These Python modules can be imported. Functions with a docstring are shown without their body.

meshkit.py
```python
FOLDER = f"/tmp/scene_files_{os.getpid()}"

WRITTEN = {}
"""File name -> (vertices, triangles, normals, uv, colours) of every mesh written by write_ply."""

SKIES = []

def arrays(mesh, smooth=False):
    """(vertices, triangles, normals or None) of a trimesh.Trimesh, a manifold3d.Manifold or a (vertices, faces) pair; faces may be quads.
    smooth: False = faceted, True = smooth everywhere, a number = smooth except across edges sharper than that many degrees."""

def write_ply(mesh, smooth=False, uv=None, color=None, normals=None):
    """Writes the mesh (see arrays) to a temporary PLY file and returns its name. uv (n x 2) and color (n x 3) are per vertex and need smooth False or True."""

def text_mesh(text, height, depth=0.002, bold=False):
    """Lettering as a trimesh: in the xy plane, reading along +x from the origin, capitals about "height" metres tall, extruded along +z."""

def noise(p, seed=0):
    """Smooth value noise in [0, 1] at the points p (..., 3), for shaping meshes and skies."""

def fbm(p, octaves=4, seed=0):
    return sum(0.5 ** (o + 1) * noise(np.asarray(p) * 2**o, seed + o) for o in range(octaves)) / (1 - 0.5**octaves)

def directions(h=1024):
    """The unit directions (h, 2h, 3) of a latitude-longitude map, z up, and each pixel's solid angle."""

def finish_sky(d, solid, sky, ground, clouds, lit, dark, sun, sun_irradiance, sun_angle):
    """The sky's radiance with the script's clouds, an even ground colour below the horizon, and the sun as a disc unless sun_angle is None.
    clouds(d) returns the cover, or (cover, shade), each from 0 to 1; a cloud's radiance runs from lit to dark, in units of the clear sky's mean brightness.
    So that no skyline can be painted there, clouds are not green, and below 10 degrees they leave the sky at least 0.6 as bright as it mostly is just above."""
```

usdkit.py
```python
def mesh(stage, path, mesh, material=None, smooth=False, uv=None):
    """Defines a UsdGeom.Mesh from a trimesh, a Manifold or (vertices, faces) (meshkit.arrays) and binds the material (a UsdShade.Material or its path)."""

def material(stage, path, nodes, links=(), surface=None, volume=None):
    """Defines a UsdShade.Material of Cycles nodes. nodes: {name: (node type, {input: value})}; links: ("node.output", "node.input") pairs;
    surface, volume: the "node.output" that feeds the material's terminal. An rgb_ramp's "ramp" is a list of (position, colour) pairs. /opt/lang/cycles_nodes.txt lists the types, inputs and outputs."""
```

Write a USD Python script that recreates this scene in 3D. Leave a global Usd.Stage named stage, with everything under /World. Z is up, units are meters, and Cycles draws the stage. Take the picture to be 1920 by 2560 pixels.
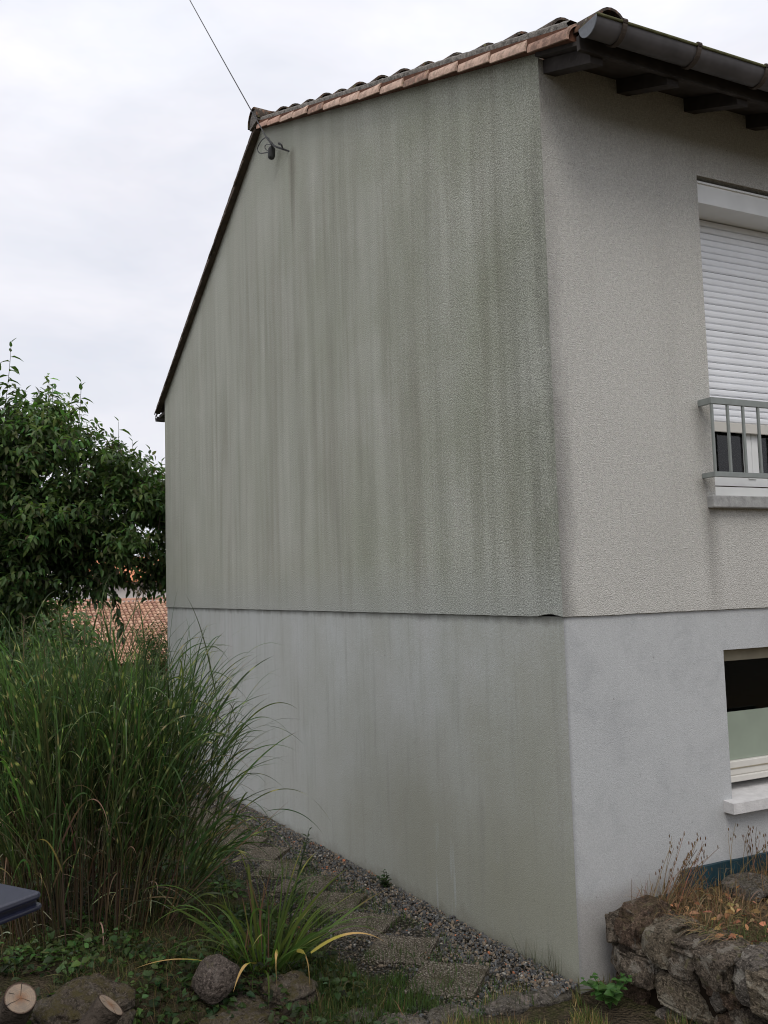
import math, random
import numpy as np, trimesh, shapely, shapely.geometry as sg
import usdkit, meshkit
from pxr import Usd, UsdGeom, UsdLux, UsdShade, Gf, Sdf, Vt

stage = Usd.Stage.CreateInMemory()
UsdGeom.SetStageUpAxis(stage, "Z")
UsdGeom.SetStageMetersPerUnit(stage, 1.0)
stage.SetDefaultPrim(UsdGeom.Xform.Define(stage, "/World").GetPrim())
UsdGeom.Scope.Define(stage, "/World/Looks")
T = Sdf.ValueTypeNames

# ------------------------------------------------------------------ camera, sky, sun, exposure
EXPOSURE = 0.12
SKY = 0.10
SUN = 0.25
SUN_DIR = np.array([0.62, -0.30, 0.86]); SUN_DIR /= np.linalg.norm(SUN_DIR)
CAM = np.array([3.7615, -2.8120, 0.1661])
R_ = np.array([0.43285861, 0.90101471, -0.02838874]); U_ = np.array([0.08938052, -0.01156021, 0.99593046]); D_ = np.array([-0.89701981, 0.43363448, 0.0855371])
cam = UsdGeom.Camera.Define(stage, "/World/camera")
cam.CreateHorizontalApertureAttr(36.0); cam.CreateVerticalApertureAttr(48.0); cam.CreateFocalLengthAttr(2251.4 * 36 / 1920)
cam.CreateExposureAttr(EXPOSURE); cam.CreateClippingRangeAttr(Gf.Vec2f(0.05, 5000))
mm = np.eye(4); mm[0, :3], mm[1, :3], mm[2, :3], mm[3, :3] = R_, U_, -D_, CAM
cam.AddTransformOp().Set(Gf.Matrix4d(*mm.ravel().tolist()))
sun = UsdLux.DistantLight.Define(stage, "/World/sun")
sun.CreateIntensityAttr(SUN); sun.CreateAngleAttr(25.0); sun.CreateNormalizeAttr(True); sun.CreateColorAttr(Gf.Vec3f(1.0, 0.95, 0.88))
zax = SUN_DIR; xax = np.cross([0, 0, 1.0], zax); xax /= np.linalg.norm(xax); yax = np.cross(zax, xax)
sm = np.eye(4); sm[0, :3], sm[1, :3], sm[2, :3] = xax, yax, zax
sun.AddTransformOp().Set(Gf.Matrix4d(*sm.ravel().tolist()))


class Ref(str):
    pass


class G:
    """A small Cycles node graph."""
    def __init__(self): self.nodes, self.links, self.k = {}, [], 0
    def n(self, kind, out, **inp):
        name = f"n{self.k}"; self.k += 1
        const = {}
        for k, v in inp.items():
            if isinstance(v, Ref): self.links.append((str(v), f"{name}.{k}"))
            else: const[k] = v
        self.nodes[name] = (kind, const)
        return Ref(f"{name}.{out}")
    def pos(self): return self.n("geometry", "position")
    def scaled(self, v, s, loc=(0, 0, 0)): return self.n("mapping", "vector", vector=v, scale=s, location=loc, mapping_type="point")
    def noise(self, v, scale, detail=3, rough=0.55, dist=0.0): return self.n("noise_texture", "fac", vector=v, scale=scale, detail=detail, roughness=rough, distortion=dist)
    def rng(self, v, a, b, c=0.0, d=1.0): return self.n("map_range", "result", value=v, from_min=a, from_max=b, to_min=c, to_max=d, clamp=True)
    def m(self, op, a, b): return self.n("math", "value", math_type=op, value1=a, value2=b)
    def mixc(self, fac, a, b, t="mix"): return self.n("mix_color", "result", blend_type=t, fac=fac, a=a, b=b, use_clamp_result=False)
    def xyz(self, v):
        name = f"n{self.k}"; self.n("separate_xyz", "x", vector=v)
        return Ref(name + ".x"), Ref(name + ".y"), Ref(name + ".z")
    def bump(self, h, dist, strength=1.0): return self.n("bump", "normal", height=h, distance=dist, strength=strength)
    def done(self, name, surface): return usdkit.material(stage, f"/World/Looks/{name}", self.nodes, self.links, surface=str(surface))
    def pbr(self, name, color, rough=0.8, spec=0.3, normal=None, **kw):
        if normal is not None: kw["normal"] = normal
        return self.done(name, self.n("principled_bsdf", "BSDF", base_color=color, roughness=rough, specular_ior_level=spec, **kw))


# the sky: physical sky behind a bright thin overcast
g = G()
d_ = g.n("texture_coordinate", "generated")
el = math.asin(SUN_DIR[2])
skyc = g.n("sky_texture", "color", sky_type="single_scattering", sun_disc=False, sun_elevation=el, sun_rotation=math.atan2(SUN_DIR[0], SUN_DIR[1]), altitude=100.0, air_density=1.0, aerosol_density=1.5, ozone_density=1.0)
cl = g.noise(g.scaled(d_, (1.6, 1.6, 4.5)), 1.7, 5, 0.55, 0.3)
cov = g.rng(cl, 0.32, 0.62, 0.78, 0.95)
cl2 = g.noise(g.scaled(d_, (1.2, 1.2, 3.2), (3.1, 0, 0)), 2.3, 5, 0.6, 0.4)
cloudc = g.mixc(g.rng(cl2, 0.3, 0.7), (8.0, 8.25, 8.95), (9.6, 9.4, 9.85))
# an overcast sky brightens towards the zenith
grad = g.rng(g.xyz(d_)[2], 0.0, 1.0, 0.85, 1.28)
cloudc = g.mixc(1.0, cloudc, g.n("combine_xyz", "vector", x=grad, y=grad, z=grad), "multiply")
skymix = g.mixc(cov, skyc, cloudc)
skymat = g.done("sky_overcast", g.n("background_shader", "background", color=skymix, strength=SKY))
dome = UsdLux.DomeLight.Define(stage, "/World/sky")
UsdShade.MaterialBindingAPI.Apply(dome.GetPrim()).Bind(skymat)
dome.GetPrim().SetCustomDataByKey("kind", "structure")

# ------------------------------------------------------------------ helpers
rng = np.random.default_rng(7)
USED = {}


def numbered(path):
    k = USED.get(path, -1) + 1
    USED[path] = k
    return path if k == 0 else f"{path}_{k:03d}"


def tag(o, label=None, cat=None, group=None, kind=None):
    p = o.GetPrim() if hasattr(o, "GetPrim") else o
    for k, v in (("label", label), ("category", cat), ("group", group), ("kind", kind)):
        if v: p.SetCustomDataByKey(k, v)
    return p


def up(parent): return str((parent.GetPrim() if hasattr(parent, "GetPrim") else parent).GetPath()) if parent is not None else "/World"


def thing(name, label, cat, loc=(0, 0, 0), group=None, kind=None):
    x = UsdGeom.Xform.Define(stage, numbered("/World/" + name))
    x.AddTranslateOp().Set(Gf.Vec3d(*map(float, loc)))
    p = tag(x, label, cat, group, kind)
    ORIGIN[str(p.GetPath())] = np.array(loc, float)
    return p


ORIGIN = {}


def origin_of(path):
    top = "/".join(path.split("/")[:3])
    return ORIGIN.get(top, np.zeros(3))


def obj(name, mesh, mat, parent=None, smooth=False, col=None):
    """Defines one Mesh; vertices are given in world coordinates, stored relative to the thing's base."""
    path = numbered(f"{up(parent)}/{name}")
    v, f, n = meshkit.arrays(mesh, smooth)
    v = v - (origin_of(path) if parent is not None else 0)
    m = usdkit.mesh(stage, path, (v, f), MAT[mat] if isinstance(mat, str) else mat)
    if n is not None:
        m.CreateNormalsAttr(Vt.Vec3fArray.FromNumpy(n.astype(np.float32))); m.SetNormalsInterpolation("vertex")
    if col is not None:
        UsdGeom.PrimvarsAPI(m).CreatePrimvar("col", T.Color3fArray, "vertex").Set(Vt.Vec3fArray.FromNumpy(np.asarray(col, np.float32)))
    return m.GetPrim()


def cat_(ms): return trimesh.util.concatenate(ms)


def box(x0, x1, y0, y1, z0, z1):
    b = trimesh.creation.box([x1 - x0, y1 - y0, z1 - z0]); b.apply_translation([(x0 + x1) / 2, (y0 + y1) / 2, (z0 + z1) / 2]); return b


def cbox(x0, x1, y0, y1, z0, z1, c=0.004):
    """A box with chamfered edges."""
    a = np.array([[x0, y0, z0], [x1, y1, z1]]); pts = []
    for i in range(8):
        p = np.array([a[(i >> k) & 1, k] for k in range(3)])
        for ax in range(3):
            q = p.copy()
            for k in range(3):
                if k != ax: q[k] += c if not (i >> k) & 1 else -c
            pts.append(q)
    return trimesh.convex.convex_hull(np.array(pts))


def prism(poly, y0, y1):
    """A polygon in (x, z) extruded along y."""
    m = trimesh.creation.extrude_polygon(poly, y1 - y0, engine="earcut")
    v = m.vertices
    return trimesh.Trimesh(np.c_[v[:, 0], y1 - v[:, 2], v[:, 1]], m.faces, process=False)


def tube(pts, r, sides=8, caps=True):
    """A tube along a polyline; r a number or one radius per point."""
    p = np.asarray(pts, float); n = len(p); r = np.broadcast_to(r, (n,))
    t = np.gradient(p, axis=0); t /= np.linalg.norm(t, axis=1, keepdims=True) + 1e-12
    ref = np.array([0, 0, 1.0]) if abs(t[0, 2]) < 0.9 else np.array([1.0, 0, 0])
    a = np.cross(t, ref); a /= np.linalg.norm(a, axis=1, keepdims=True) + 1e-12
    b = np.cross(t, a); an = np.arange(sides) * 2 * np.pi / sides
    v = (p[:, None] + r[:, None, None] * (np.cos(an)[None, :, None] * a[:, None] + np.sin(an)[None, :, None] * b[:, None])).reshape(-1, 3)
    i, j = np.meshgrid(np.arange(n - 1), np.arange(sides), indexing="ij")
    q = np.stack([i * sides + j, i * sides + (j + 1) % sides, (i + 1) * sides + (j + 1) % sides, (i + 1) * sides + j], -1).reshape(-1, 4)
    f = np.vstack([q[:, [0, 2, 1]], q[:, [0, 3, 2]]])
    if caps:
        c0, c1 = len(v), len(v) + 1
        v = np.vstack([v, p[0], p[-1]])
        k = np.arange(sides)
        f = np.vstack([f, np.c_[np.full(sides, c0), k, (k + 1) % sides], np.c_[np.full(sides, c1), (n - 1) * sides + (k + 1) % sides, (n - 1) * sides + k]])
    return trimesh.Trimesh(v, f, process=False)


def arcs(p0, d0, L, droop, k, wob=0.0):
    """Centre lines of n blades: start p0, direction d0, length L, bending down by droop. Returns (n, k, 3)."""
    n = len(p0); s = np.linspace(0, 1, k)
    dirs = d0[:, None, :] + np.zeros((n, k, 3))
    dirs[..., 2] -= droop[:, None] * s[None] ** 1.5
    if wob: dirs += wob * rng.normal(size=(n, 1, 3)) * s[None, :, None] ** 2
    dirs /= np.linalg.norm(dirs, axis=2, keepdims=True)
    step = dirs[:, :-1] * (L[:, None, None] / (k - 1))
    return np.concatenate([p0[:, None], p0[:, None] + np.cumsum(step, 1)], 1)


def ribbons(C, W, col, roll=0.5, fold=0.0):
    """Flat blades along centre lines C (n, k, 3) of width W (n, k) and colours col (n, k, 3): (v, f, colours)."""
    n, k = C.shape[:2]
    t = np.gradient(C, axis=1)
    h = t[:, :, :].mean(1); side = np.cross(h, [0, 0, 1.0]); ln = np.linalg.norm(side, axis=1, keepdims=True)
    side = np.where(ln > 0.05, side / np.maximum(ln, 1e-9), [1.0, 0, 0])
    side = side + rng.normal(size=(n, 3)) * roll
    side = side[:, None] - t * ((side[:, None] * t).sum(2, keepdims=True) / np.maximum((t * t).sum(2, keepdims=True), 1e-12))
    side /= np.linalg.norm(side, axis=2, keepdims=True) + 1e-9
    v = np.stack([C - side * W[..., None] / 2, C + side * W[..., None] / 2], 2).reshape(-1, 3)
    i, j = np.meshgrid(np.arange(n), np.arange(k - 1), indexing="ij")
    a = (i * k + j) * 2
    q = np.stack([a, a + 1, a + 3, a + 2], -1).reshape(-1, 4)
    return v, np.vstack([q[:, [0, 1, 2]], q[:, [0, 2, 3]]]), np.repeat(col.reshape(-1, 3), 2, axis=0)


def leaves(p, d, nrm, L, W, col, droop=0.25, fold=0.18):
    """Folded oval leaves, 8 triangles each: start p, direction d, normal nrm. (v, f, colours)."""
    n = len(p)
    d = d / np.linalg.norm(d, axis=1, keepdims=True)
    s = np.cross(nrm, d); s /= np.linalg.norm(s, axis=1, keepdims=True) + 1e-9
    nn = np.cross(d, s)
    L_, W_ = L[:, None], W[:, None]
    P = lambda a, b, c: p + d * L_ * a + s * W_ * b + nn * (W_ * fold * abs(b) * 2 - L_ * droop * a * a) + nn * c
    v = np.stack([P(0, 0, 0), P(.3, -.48, 0), P(.3, 0, 0), P(.3, .48, 0), P(.68, -.36, 0), P(.68, 0, 0), P(.68, .36, 0), P(1, 0, 0)], 1).reshape(-1, 3)
    f0 = np.array([[0, 2, 1], [0, 3, 2], [1, 2, 5], [1, 5, 4], [2, 3, 6], [2, 6, 5], [4, 5, 7], [5, 6, 7]])
    f = (np.arange(n)[:, None, None] * 8 + f0[None]).reshape(-1, 3)
    return v, f, np.repeat(col, 8, axis=0)


def unit(n):
    v = rng.normal(size=(n, 3)); return v / np.linalg.norm(v, axis=1, keepdims=True)


def vary(base, n, a=0.2):
    """n colours about the base colour."""
    c = np.array(base)[None] * (1 + a * rng.normal(size=(n, 1))) * (1 + 0.4 * a * rng.normal(size=(n, 3)))
    return np.clip(c, 0.004, 0.9)


def rock(size, seed, sub=3, power=0.5, amp=0.10, rough=0.03, tilt=(0, 0, 0), cuts=7, keep=(0.72, 0.92)):
    """An angular stone of the given size, centred on the origin."""
    m = trimesh.creation.icosphere(subdivisions=sub); d = m.vertices.copy()
    r_ = np.random.default_rng(seed)
    p = np.sign(d) * np.abs(d) ** power
    for _ in range(cuts):  # flat faces knocked off
        nn = r_.normal(size=3); nn /= np.linalg.norm(nn); h = (p @ nn).max() * r_.uniform(*keep)
        over = np.maximum(p @ nn - h, 0); p -= over[:, None] * nn
    p *= np.array(size) / 2 / np.abs(p).max(0)
    nz = meshkit.fbm(p / (np.mean(size) * 0.55) + seed * 3.7, 4, seed) - 0.5
    nz2 = meshkit.fbm(p / 0.035 + seed, 3, seed + 5) - 0.5
    lay = np.abs(meshkit.fbm(p * [5, 5, 13] + seed, 3, seed + 9) - 0.5)   # split along its layers
    p = p + d * (amp * np.mean(size) * nz[:, None] * 2 + rough * nz2[:, None] - rough * 0.6 * np.exp(-(lay[:, None] / 0.03) ** 2))
    m = trimesh.Trimesh(p, m.faces, process=False)
    m.apply_transform(trimesh.transformations.euler_matrix(*tilt))
    return m


# ------------------------------------------------------------------ materials
MAT = {}


def render_coat(name, clean, dirt, green, gable, rough_scale, bump_d, coarse):
    g = G(); p = g.pos(); x, y, z = g.xyz(p)
    s1 = g.noise(g.scaled(p, (6.0, 6.0, 0.34)), 1.0, 5, 0.6, 0.25)
    s2 = g.noise(g.scaled(p, (1.3, 1.3, 0.42), (4.2, 1, 0)), 1.0, 4, 0.55, 0.4)
    s3 = g.noise(g.scaled(p, (21, 21, 0.75), (1.2, 5, 0)), 1.0, 4, 0.65, 0.2)
    blot = g.noise(p, 1.1, 4, 0.6)
    if gable:
        zone = g.rng(blot, 0.36, 0.62)
        gr0 = g.noise(g.scaled(p, (1, 1, 1), (2, 6, 1)), 70, 3, 0.65)
        sp = g.m("multiply", g.m("subtract", gr0, 0.5), 0.55)
        tone = g.mixc(g.rng(g.noise(g.scaled(p, (2.2, 1, 0.5), (8, 0, 2)), 1.0, 4, 0.6), 0.40, 0.60), dirt, tuple(d * k for d, k in zip(dirt, (1.14, 1.03, 1.06))))
        a = g.m("multiply", g.rng(g.m("add", s1, g.m("multiply", sp, 1.4)), 0.28, 0.84), g.rng(s2, 0.36, 0.62, 0.22, 0.72))
        c = g.mixc(a, clean, tone)
        c = g.mixc(g.m("multiply", g.rng(g.m("add", s3, sp), 0.46, 0.84), g.rng(g.noise(g.scaled(p, (0.8, 1, 0.7), (2, 0, 5)), 1.0, 4, 0.6, 0.3), 0.46, 0.62, 0.0, 0.7)), c, dirt)
        near = g.rng(x, -5.5, -1.0, 0.30, 0.85)
        c = g.mixc(g.m("multiply", g.m("multiply", near, g.rng(g.m("add", blot, sp), 0.32, 0.66)), 0.8), c, green)
        if coarse:   # soot-coloured growth along the corner of the rough coat
            edge = g.m("multiply", g.rng(x, -0.50, 0.0, 0.0, 0.58), g.rng(g.m("add", s1, g.m("multiply", g.noise(p, 14, 4, 0.7), 0.6)), 0.55, 0.95))
            edge = g.m("multiply", edge, g.m("multiply", g.rng(z, 0.02, 0.35, 0.35, 1.0), g.rng(z, 3.0, 1.9, 0.25, 1.0)))
            c = g.mixc(edge, c, (0.12, 0.123, 0.105))
            mid = g.m("multiply", g.m("multiply", g.rng(x, -8.6, -5.5, 0.5, 1.0), g.rng(z, 4.4, 3.2)), g.rng(g.m("add", g.m("add", s1, sp), g.m("multiply", s2, 0.5)), 0.62, 0.98))
            c = g.mixc(g.m("multiply", mid, 0.27), c, (0.175, 0.183, 0.142))
            foot = g.m("multiply", g.rng(g.m("add", z, g.m("multiply", s1, 0.3)), 0.52, 0.14), 0.55)
            c = g.mixc(foot, c, (0.40, 0.415, 0.40))
            rust = g.m("multiply", g.rng(g.n("math", "value", math_type="absolute", value1=g.m("add", x, 3.80)), 0.16, 0.0), g.m("multiply", g.rng(z, 4.30, 4.22), g.rng(z, 3.1, 4.1)))
            c = g.mixc(g.m("multiply", g.rng(g.m("multiply", g.m("multiply", rust, g.m("add", s3, sp)), g.m("add", s1, 0.35)), 0.08, 0.55), 0.85), c, (0.14, 0.12, 0.095))
        else:
            low = g.m("multiply", g.rng(z, -0.35, -1.5), g.rng(x, -5.5, -0.6))
            c = g.mixc(g.m("multiply", low, 0.8), c, (0.30, 0.30, 0.235))
            drip = g.m("multiply", g.m("multiply", g.rng(g.noise(g.scaled(p, (11, 1, 1.1), (0.4, 0, 0.3)), 1.0, 2, 0.5), 0.62, 0.68), g.rng(z, -1.3, -1.5)), g.rng(x, -2.4, -2.1))
            drip = g.m("multiply", drip, g.rng(x, -0.35, -0.5))
            c = g.mixc(g.m("multiply", drip, 0.6), c, (0.43, 0.45, 0.45))
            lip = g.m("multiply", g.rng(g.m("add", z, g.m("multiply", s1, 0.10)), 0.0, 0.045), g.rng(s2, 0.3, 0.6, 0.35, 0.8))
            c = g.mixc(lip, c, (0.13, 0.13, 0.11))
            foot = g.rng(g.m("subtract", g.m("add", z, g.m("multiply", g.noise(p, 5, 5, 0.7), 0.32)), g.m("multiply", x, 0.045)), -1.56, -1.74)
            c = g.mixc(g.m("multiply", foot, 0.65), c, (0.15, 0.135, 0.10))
            c = g.mixc(g.m("multiply", g.rng(g.noise(g.scaled(p, (14, 14, 1.2), (3, 3, 1)), 1.0, 5, 0.65), 0.52, 0.72), 0.4), c, (0.27, 0.275, 0.24))
    else:
        c = g.mixc(g.m("multiply", g.rng(blot, 0.4, 0.7), 0.35), clean, dirt)
        c = g.mixc(g.m("multiply", g.rng(s1, 0.5, 0.75), 0.30), c, dirt)
        if coarse:
            edge = g.m("multiply", g.rng(g.m("add", y, g.m("multiply", g.noise(g.scaled(p, (4, 4, 1.2)), 2.0, 3, 0.6), 0.16)), 0.20, 0.06), g.rng(z, 2.6, 0.8, 0.25, 0.9))
            c = g.mixc(edge, c, (0.24, 0.235, 0.215))
            # grime under the ends of the rail and the sill
            for yy, zz, ln in ((1.02, 1.16, 0.36), (1.02, 0.74, 0.2), (1.05, 0.58, 0.75)):
                dk = g.m("multiply", g.rng(g.n("math", "value", math_type="absolute", value1=g.m("subtract", g.m("add", y, g.m("multiply", s1, 0.06)), yy + 0.03)), 0.085, 0.0), g.m("multiply", g.rng(z, zz, zz - 0.03), g.rng(z, zz - ln, zz - 0.05)))
                c = g.mixc(g.m("multiply", dk, 0.55), c, (0.17, 0.16, 0.14))
        else:
            c = g.mixc(g.m("multiply", g.rng(g.m("add", z, g.m("multiply", blot, 0.8)), -0.45, -1.25), 0.4), c, (0.34, 0.33, 0.325))
            c = g.mixc(g.m("multiply", g.rng(g.noise(p, 4.5, 5, 0.7, 0.5), 0.5, 0.68), 0.3), c, (0.30, 0.31, 0.32))
            sp2 = g.rng(g.m("add", z, g.m("multiply", g.noise(p, 9, 5, 0.7), 0.16)), -1.26, -1.36)
            c = g.mixc(g.m("multiply", sp2, 0.40), c, (0.24, 0.21, 0.175))
            c = g.mixc(g.rng(y, 0.035, 0.0), c, (0.27, 0.275, 0.28))
    grain = g.noise(p, rough_scale, 2, 0.6)
    lo, hi = ((0.62, 1.24) if gable else (0.80, 1.13)) if coarse else (0.86, 1.08)
    gm_ = g.m("multiply", g.rng(grain, 0.30, 0.68, lo, hi), g.rng(g.noise(g.scaled(p, (1, 1, 1), (5, 5, 5)), rough_scale * 0.4, 2, 0.6), 0.3, 0.7, 0.90 if coarse else 0.97, 1.10 if coarse else 1.03))
    c = g.mixc(1.0, c, g.n("combine_xyz", "vector", x=gm_, y=gm_, z=gm_), "multiply")
    spot = g.rng(g.noise(g.scaled(p, (1, 1, 1), (3, 3, 3)), 38, 2, 0.5), 0.73, 0.78)
    c = g.mixc(g.m("multiply", spot, 0.5), c, (0.14, 0.135, 0.12))
    hb = g.m("add", grain, g.m("multiply", g.noise(p, 3.0, 3, 0.5), 0.5))
    MAT[name] = g.pbr(name, c, 0.92, 0.12, g.bump(hb, bump_d, 1.0))


render_coat("rough_render_gable", (0.515, 0.525, 0.462), (0.295, 0.295, 0.236), (0.300, 0.320, 0.232), True, 105, 0.012, True)
render_coat("rough_render_side", (0.575, 0.563, 0.523), (0.47, 0.458, 0.423), (0.3, 0.3, 0.25), False, 125, 0.010, True)
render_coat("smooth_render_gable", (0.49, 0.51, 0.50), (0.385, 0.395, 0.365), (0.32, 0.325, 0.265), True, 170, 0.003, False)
render_coat("smooth_render_side", (0.49, 0.502, 0.503), (0.41, 0.422, 0.425), (0.3, 0.3, 0.25), False, 190, 0.003, False)


def plain(name, color, rough=0.6, spec=0.3, var=0.15, scale=8, bump=0.0, bscale=60, **kw):
    g = G(); p = g.pos()
    dk = tuple(c * (1 - var) for c in color); lt = tuple(min(c * (1 + var), 0.95) for c in color)
    c = g.mixc(g.rng(g.noise(p, scale, 4, 0.6), 0.3, 0.7), dk, lt)
    MAT[name] = g.pbr(name, c, rough, spec, g.bump(g.noise(p, bscale, 3, 0.6), bump) if bump else None, **kw)


plain("white_plastic", (0.78, 0.79, 0.78), 0.4, 0.4, 0.05, 5)
plain("shutter_plastic", (0.83, 0.845, 0.87), 0.45, 0.35, 0.05, 3)
plain("cream_plastic", (0.62, 0.60, 0.55), 0.45, 0.35, 0.07, 4)
plain("beige_wood", (0.30, 0.27, 0.20), 0.7, 0.2, 0.15, 9)
plain("sill_concrete", (0.34, 0.34, 0.33), 0.9, 0.15, 0.22, 22, 0.004, 90)
plain("sill_painted", (0.58, 0.57, 0.56), 0.85, 0.2, 0.1, 18, 0.003, 80)
plain("rail_paint", (0.225, 0.245, 0.232), 0.5, 0.4, 0.12, 12)
plain("dark_wood", (0.044, 0.038, 0.035), 0.85, 0.2, 0.3, 12, 0.003, 40)
plain("soffit_wood", (0.058, 0.050, 0.046), 0.85, 0.2, 0.25, 7, 0.003, 40)
plain("gutter_zinc", (0.072, 0.066, 0.066), 0.55, 0.3, 0.25, 9)
plain("gutter_cap", (0.15, 0.16, 0.175), 0.6, 0.3, 0.2, 25)
plain("gutter_rim_olive", (0.115, 0.115, 0.06), 0.9, 0.1, 0.35, 18)  # lighter olive tone of the rim bead
plain("gutter_clip", (0.060, 0.046, 0.036), 0.7, 0.2, 0.2, 30)
plain("black_cable", (0.035, 0.035, 0.035), 0.6, 0.3, 0.2, 20)
plain("blue_membrane", (0.009, 0.034, 0.046), 0.55, 0.35, 0.3, 14, 0.004, 30)
plain("blue_plastic", (0.010, 0.011, 0.022), 0.28, 0.4, 0.15, 10, 0.0006, 300)
plain("frosted_green", (0.28, 0.325, 0.262), 0.35, 0.4, 0.08, 4)
plain("white_wall", (0.62, 0.58, 0.54), 0.9, 0.15, 0.06, 2)
plain("interior", (0.03, 0.028, 0.025), 0.9, 0.1, 0.1, 2)
plain("tile_far", (0.50, 0.305, 0.205), 0.85, 0.15, 0.16, 1.1)
plain("tile_far_pale", (0.56, 0.37, 0.26), 0.85, 0.15, 0.16, 1.3)
plain("tile_far_dark", (0.40, 0.23, 0.165), 0.85, 0.15, 0.16, 1.3)
plain("tile_bed", (0.07, 0.03, 0.02), 0.9, 0.1, 0.2, 3)
plain("tile_orange", (0.62, 0.26, 0.13), 0.85, 0.15, 0.15, 2)
plain("verge_fill", (0.13, 0.062, 0.040), 0.95, 0.1, 0.3, 20)
plain("mortar", (0.205, 0.19, 0.17), 0.95, 0.1, 0.55, 26, 0.02, 60)
plain("bark", (0.06, 0.048, 0.038), 0.9, 0.1, 0.4, 16, 0.02, 45)
plain("heap_core", (0.020, 0.015, 0.011), 1.0, 0.0, 0.2, 3)


def tile_mat(name, base, grime, amount, lichen):
    g = G(); p = g.pos()
    c = g.mixc(g.rng(g.noise(p, 9, 4, 0.6), 0.3, 0.7), tuple(0.8 * b for b in base), tuple(1.15 * b for b in base))
    c = g.mixc(g.m("multiply", g.rng(g.noise(p, 17, 5, 0.7), 0.62 - 0.3 * amount, 0.72 - 0.25 * amount), amount), c, grime)
    c = g.mixc(g.m("multiply", g.rng(g.noise(p, 34, 4, 0.6), 0.60, 0.68), lichen), c, (0.30, 0.29, 0.22))
    c = g.mixc(g.m("multiply", g.rng(g.noise(g.scaled(p, (1, 1, 1), (7, 3, 1)), 24, 4, 0.6), 0.60, 0.7), lichen), c, (0.16, 0.15, 0.05))
    MAT[name] = g.pbr(name, c, 0.9, 0.15, g.bump(g.noise(p, 70, 3, 0.6), 0.006))


tile_mat("verge_clay_pale", (0.58, 0.41, 0.32), (0.25, 0.17, 0.13), 0.55, 0.45)
tile_mat("verge_clay_stained", (0.44, 0.28, 0.21), (0.15, 0.10, 0.08), 0.7, 0.6)
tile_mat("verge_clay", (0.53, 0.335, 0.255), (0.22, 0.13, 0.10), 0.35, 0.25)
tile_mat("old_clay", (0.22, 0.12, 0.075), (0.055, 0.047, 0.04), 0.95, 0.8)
tile_mat("dark_clay", (0.115, 0.085, 0.066), (0.06, 0.05, 0.044), 0.7, 0.4)


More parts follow.
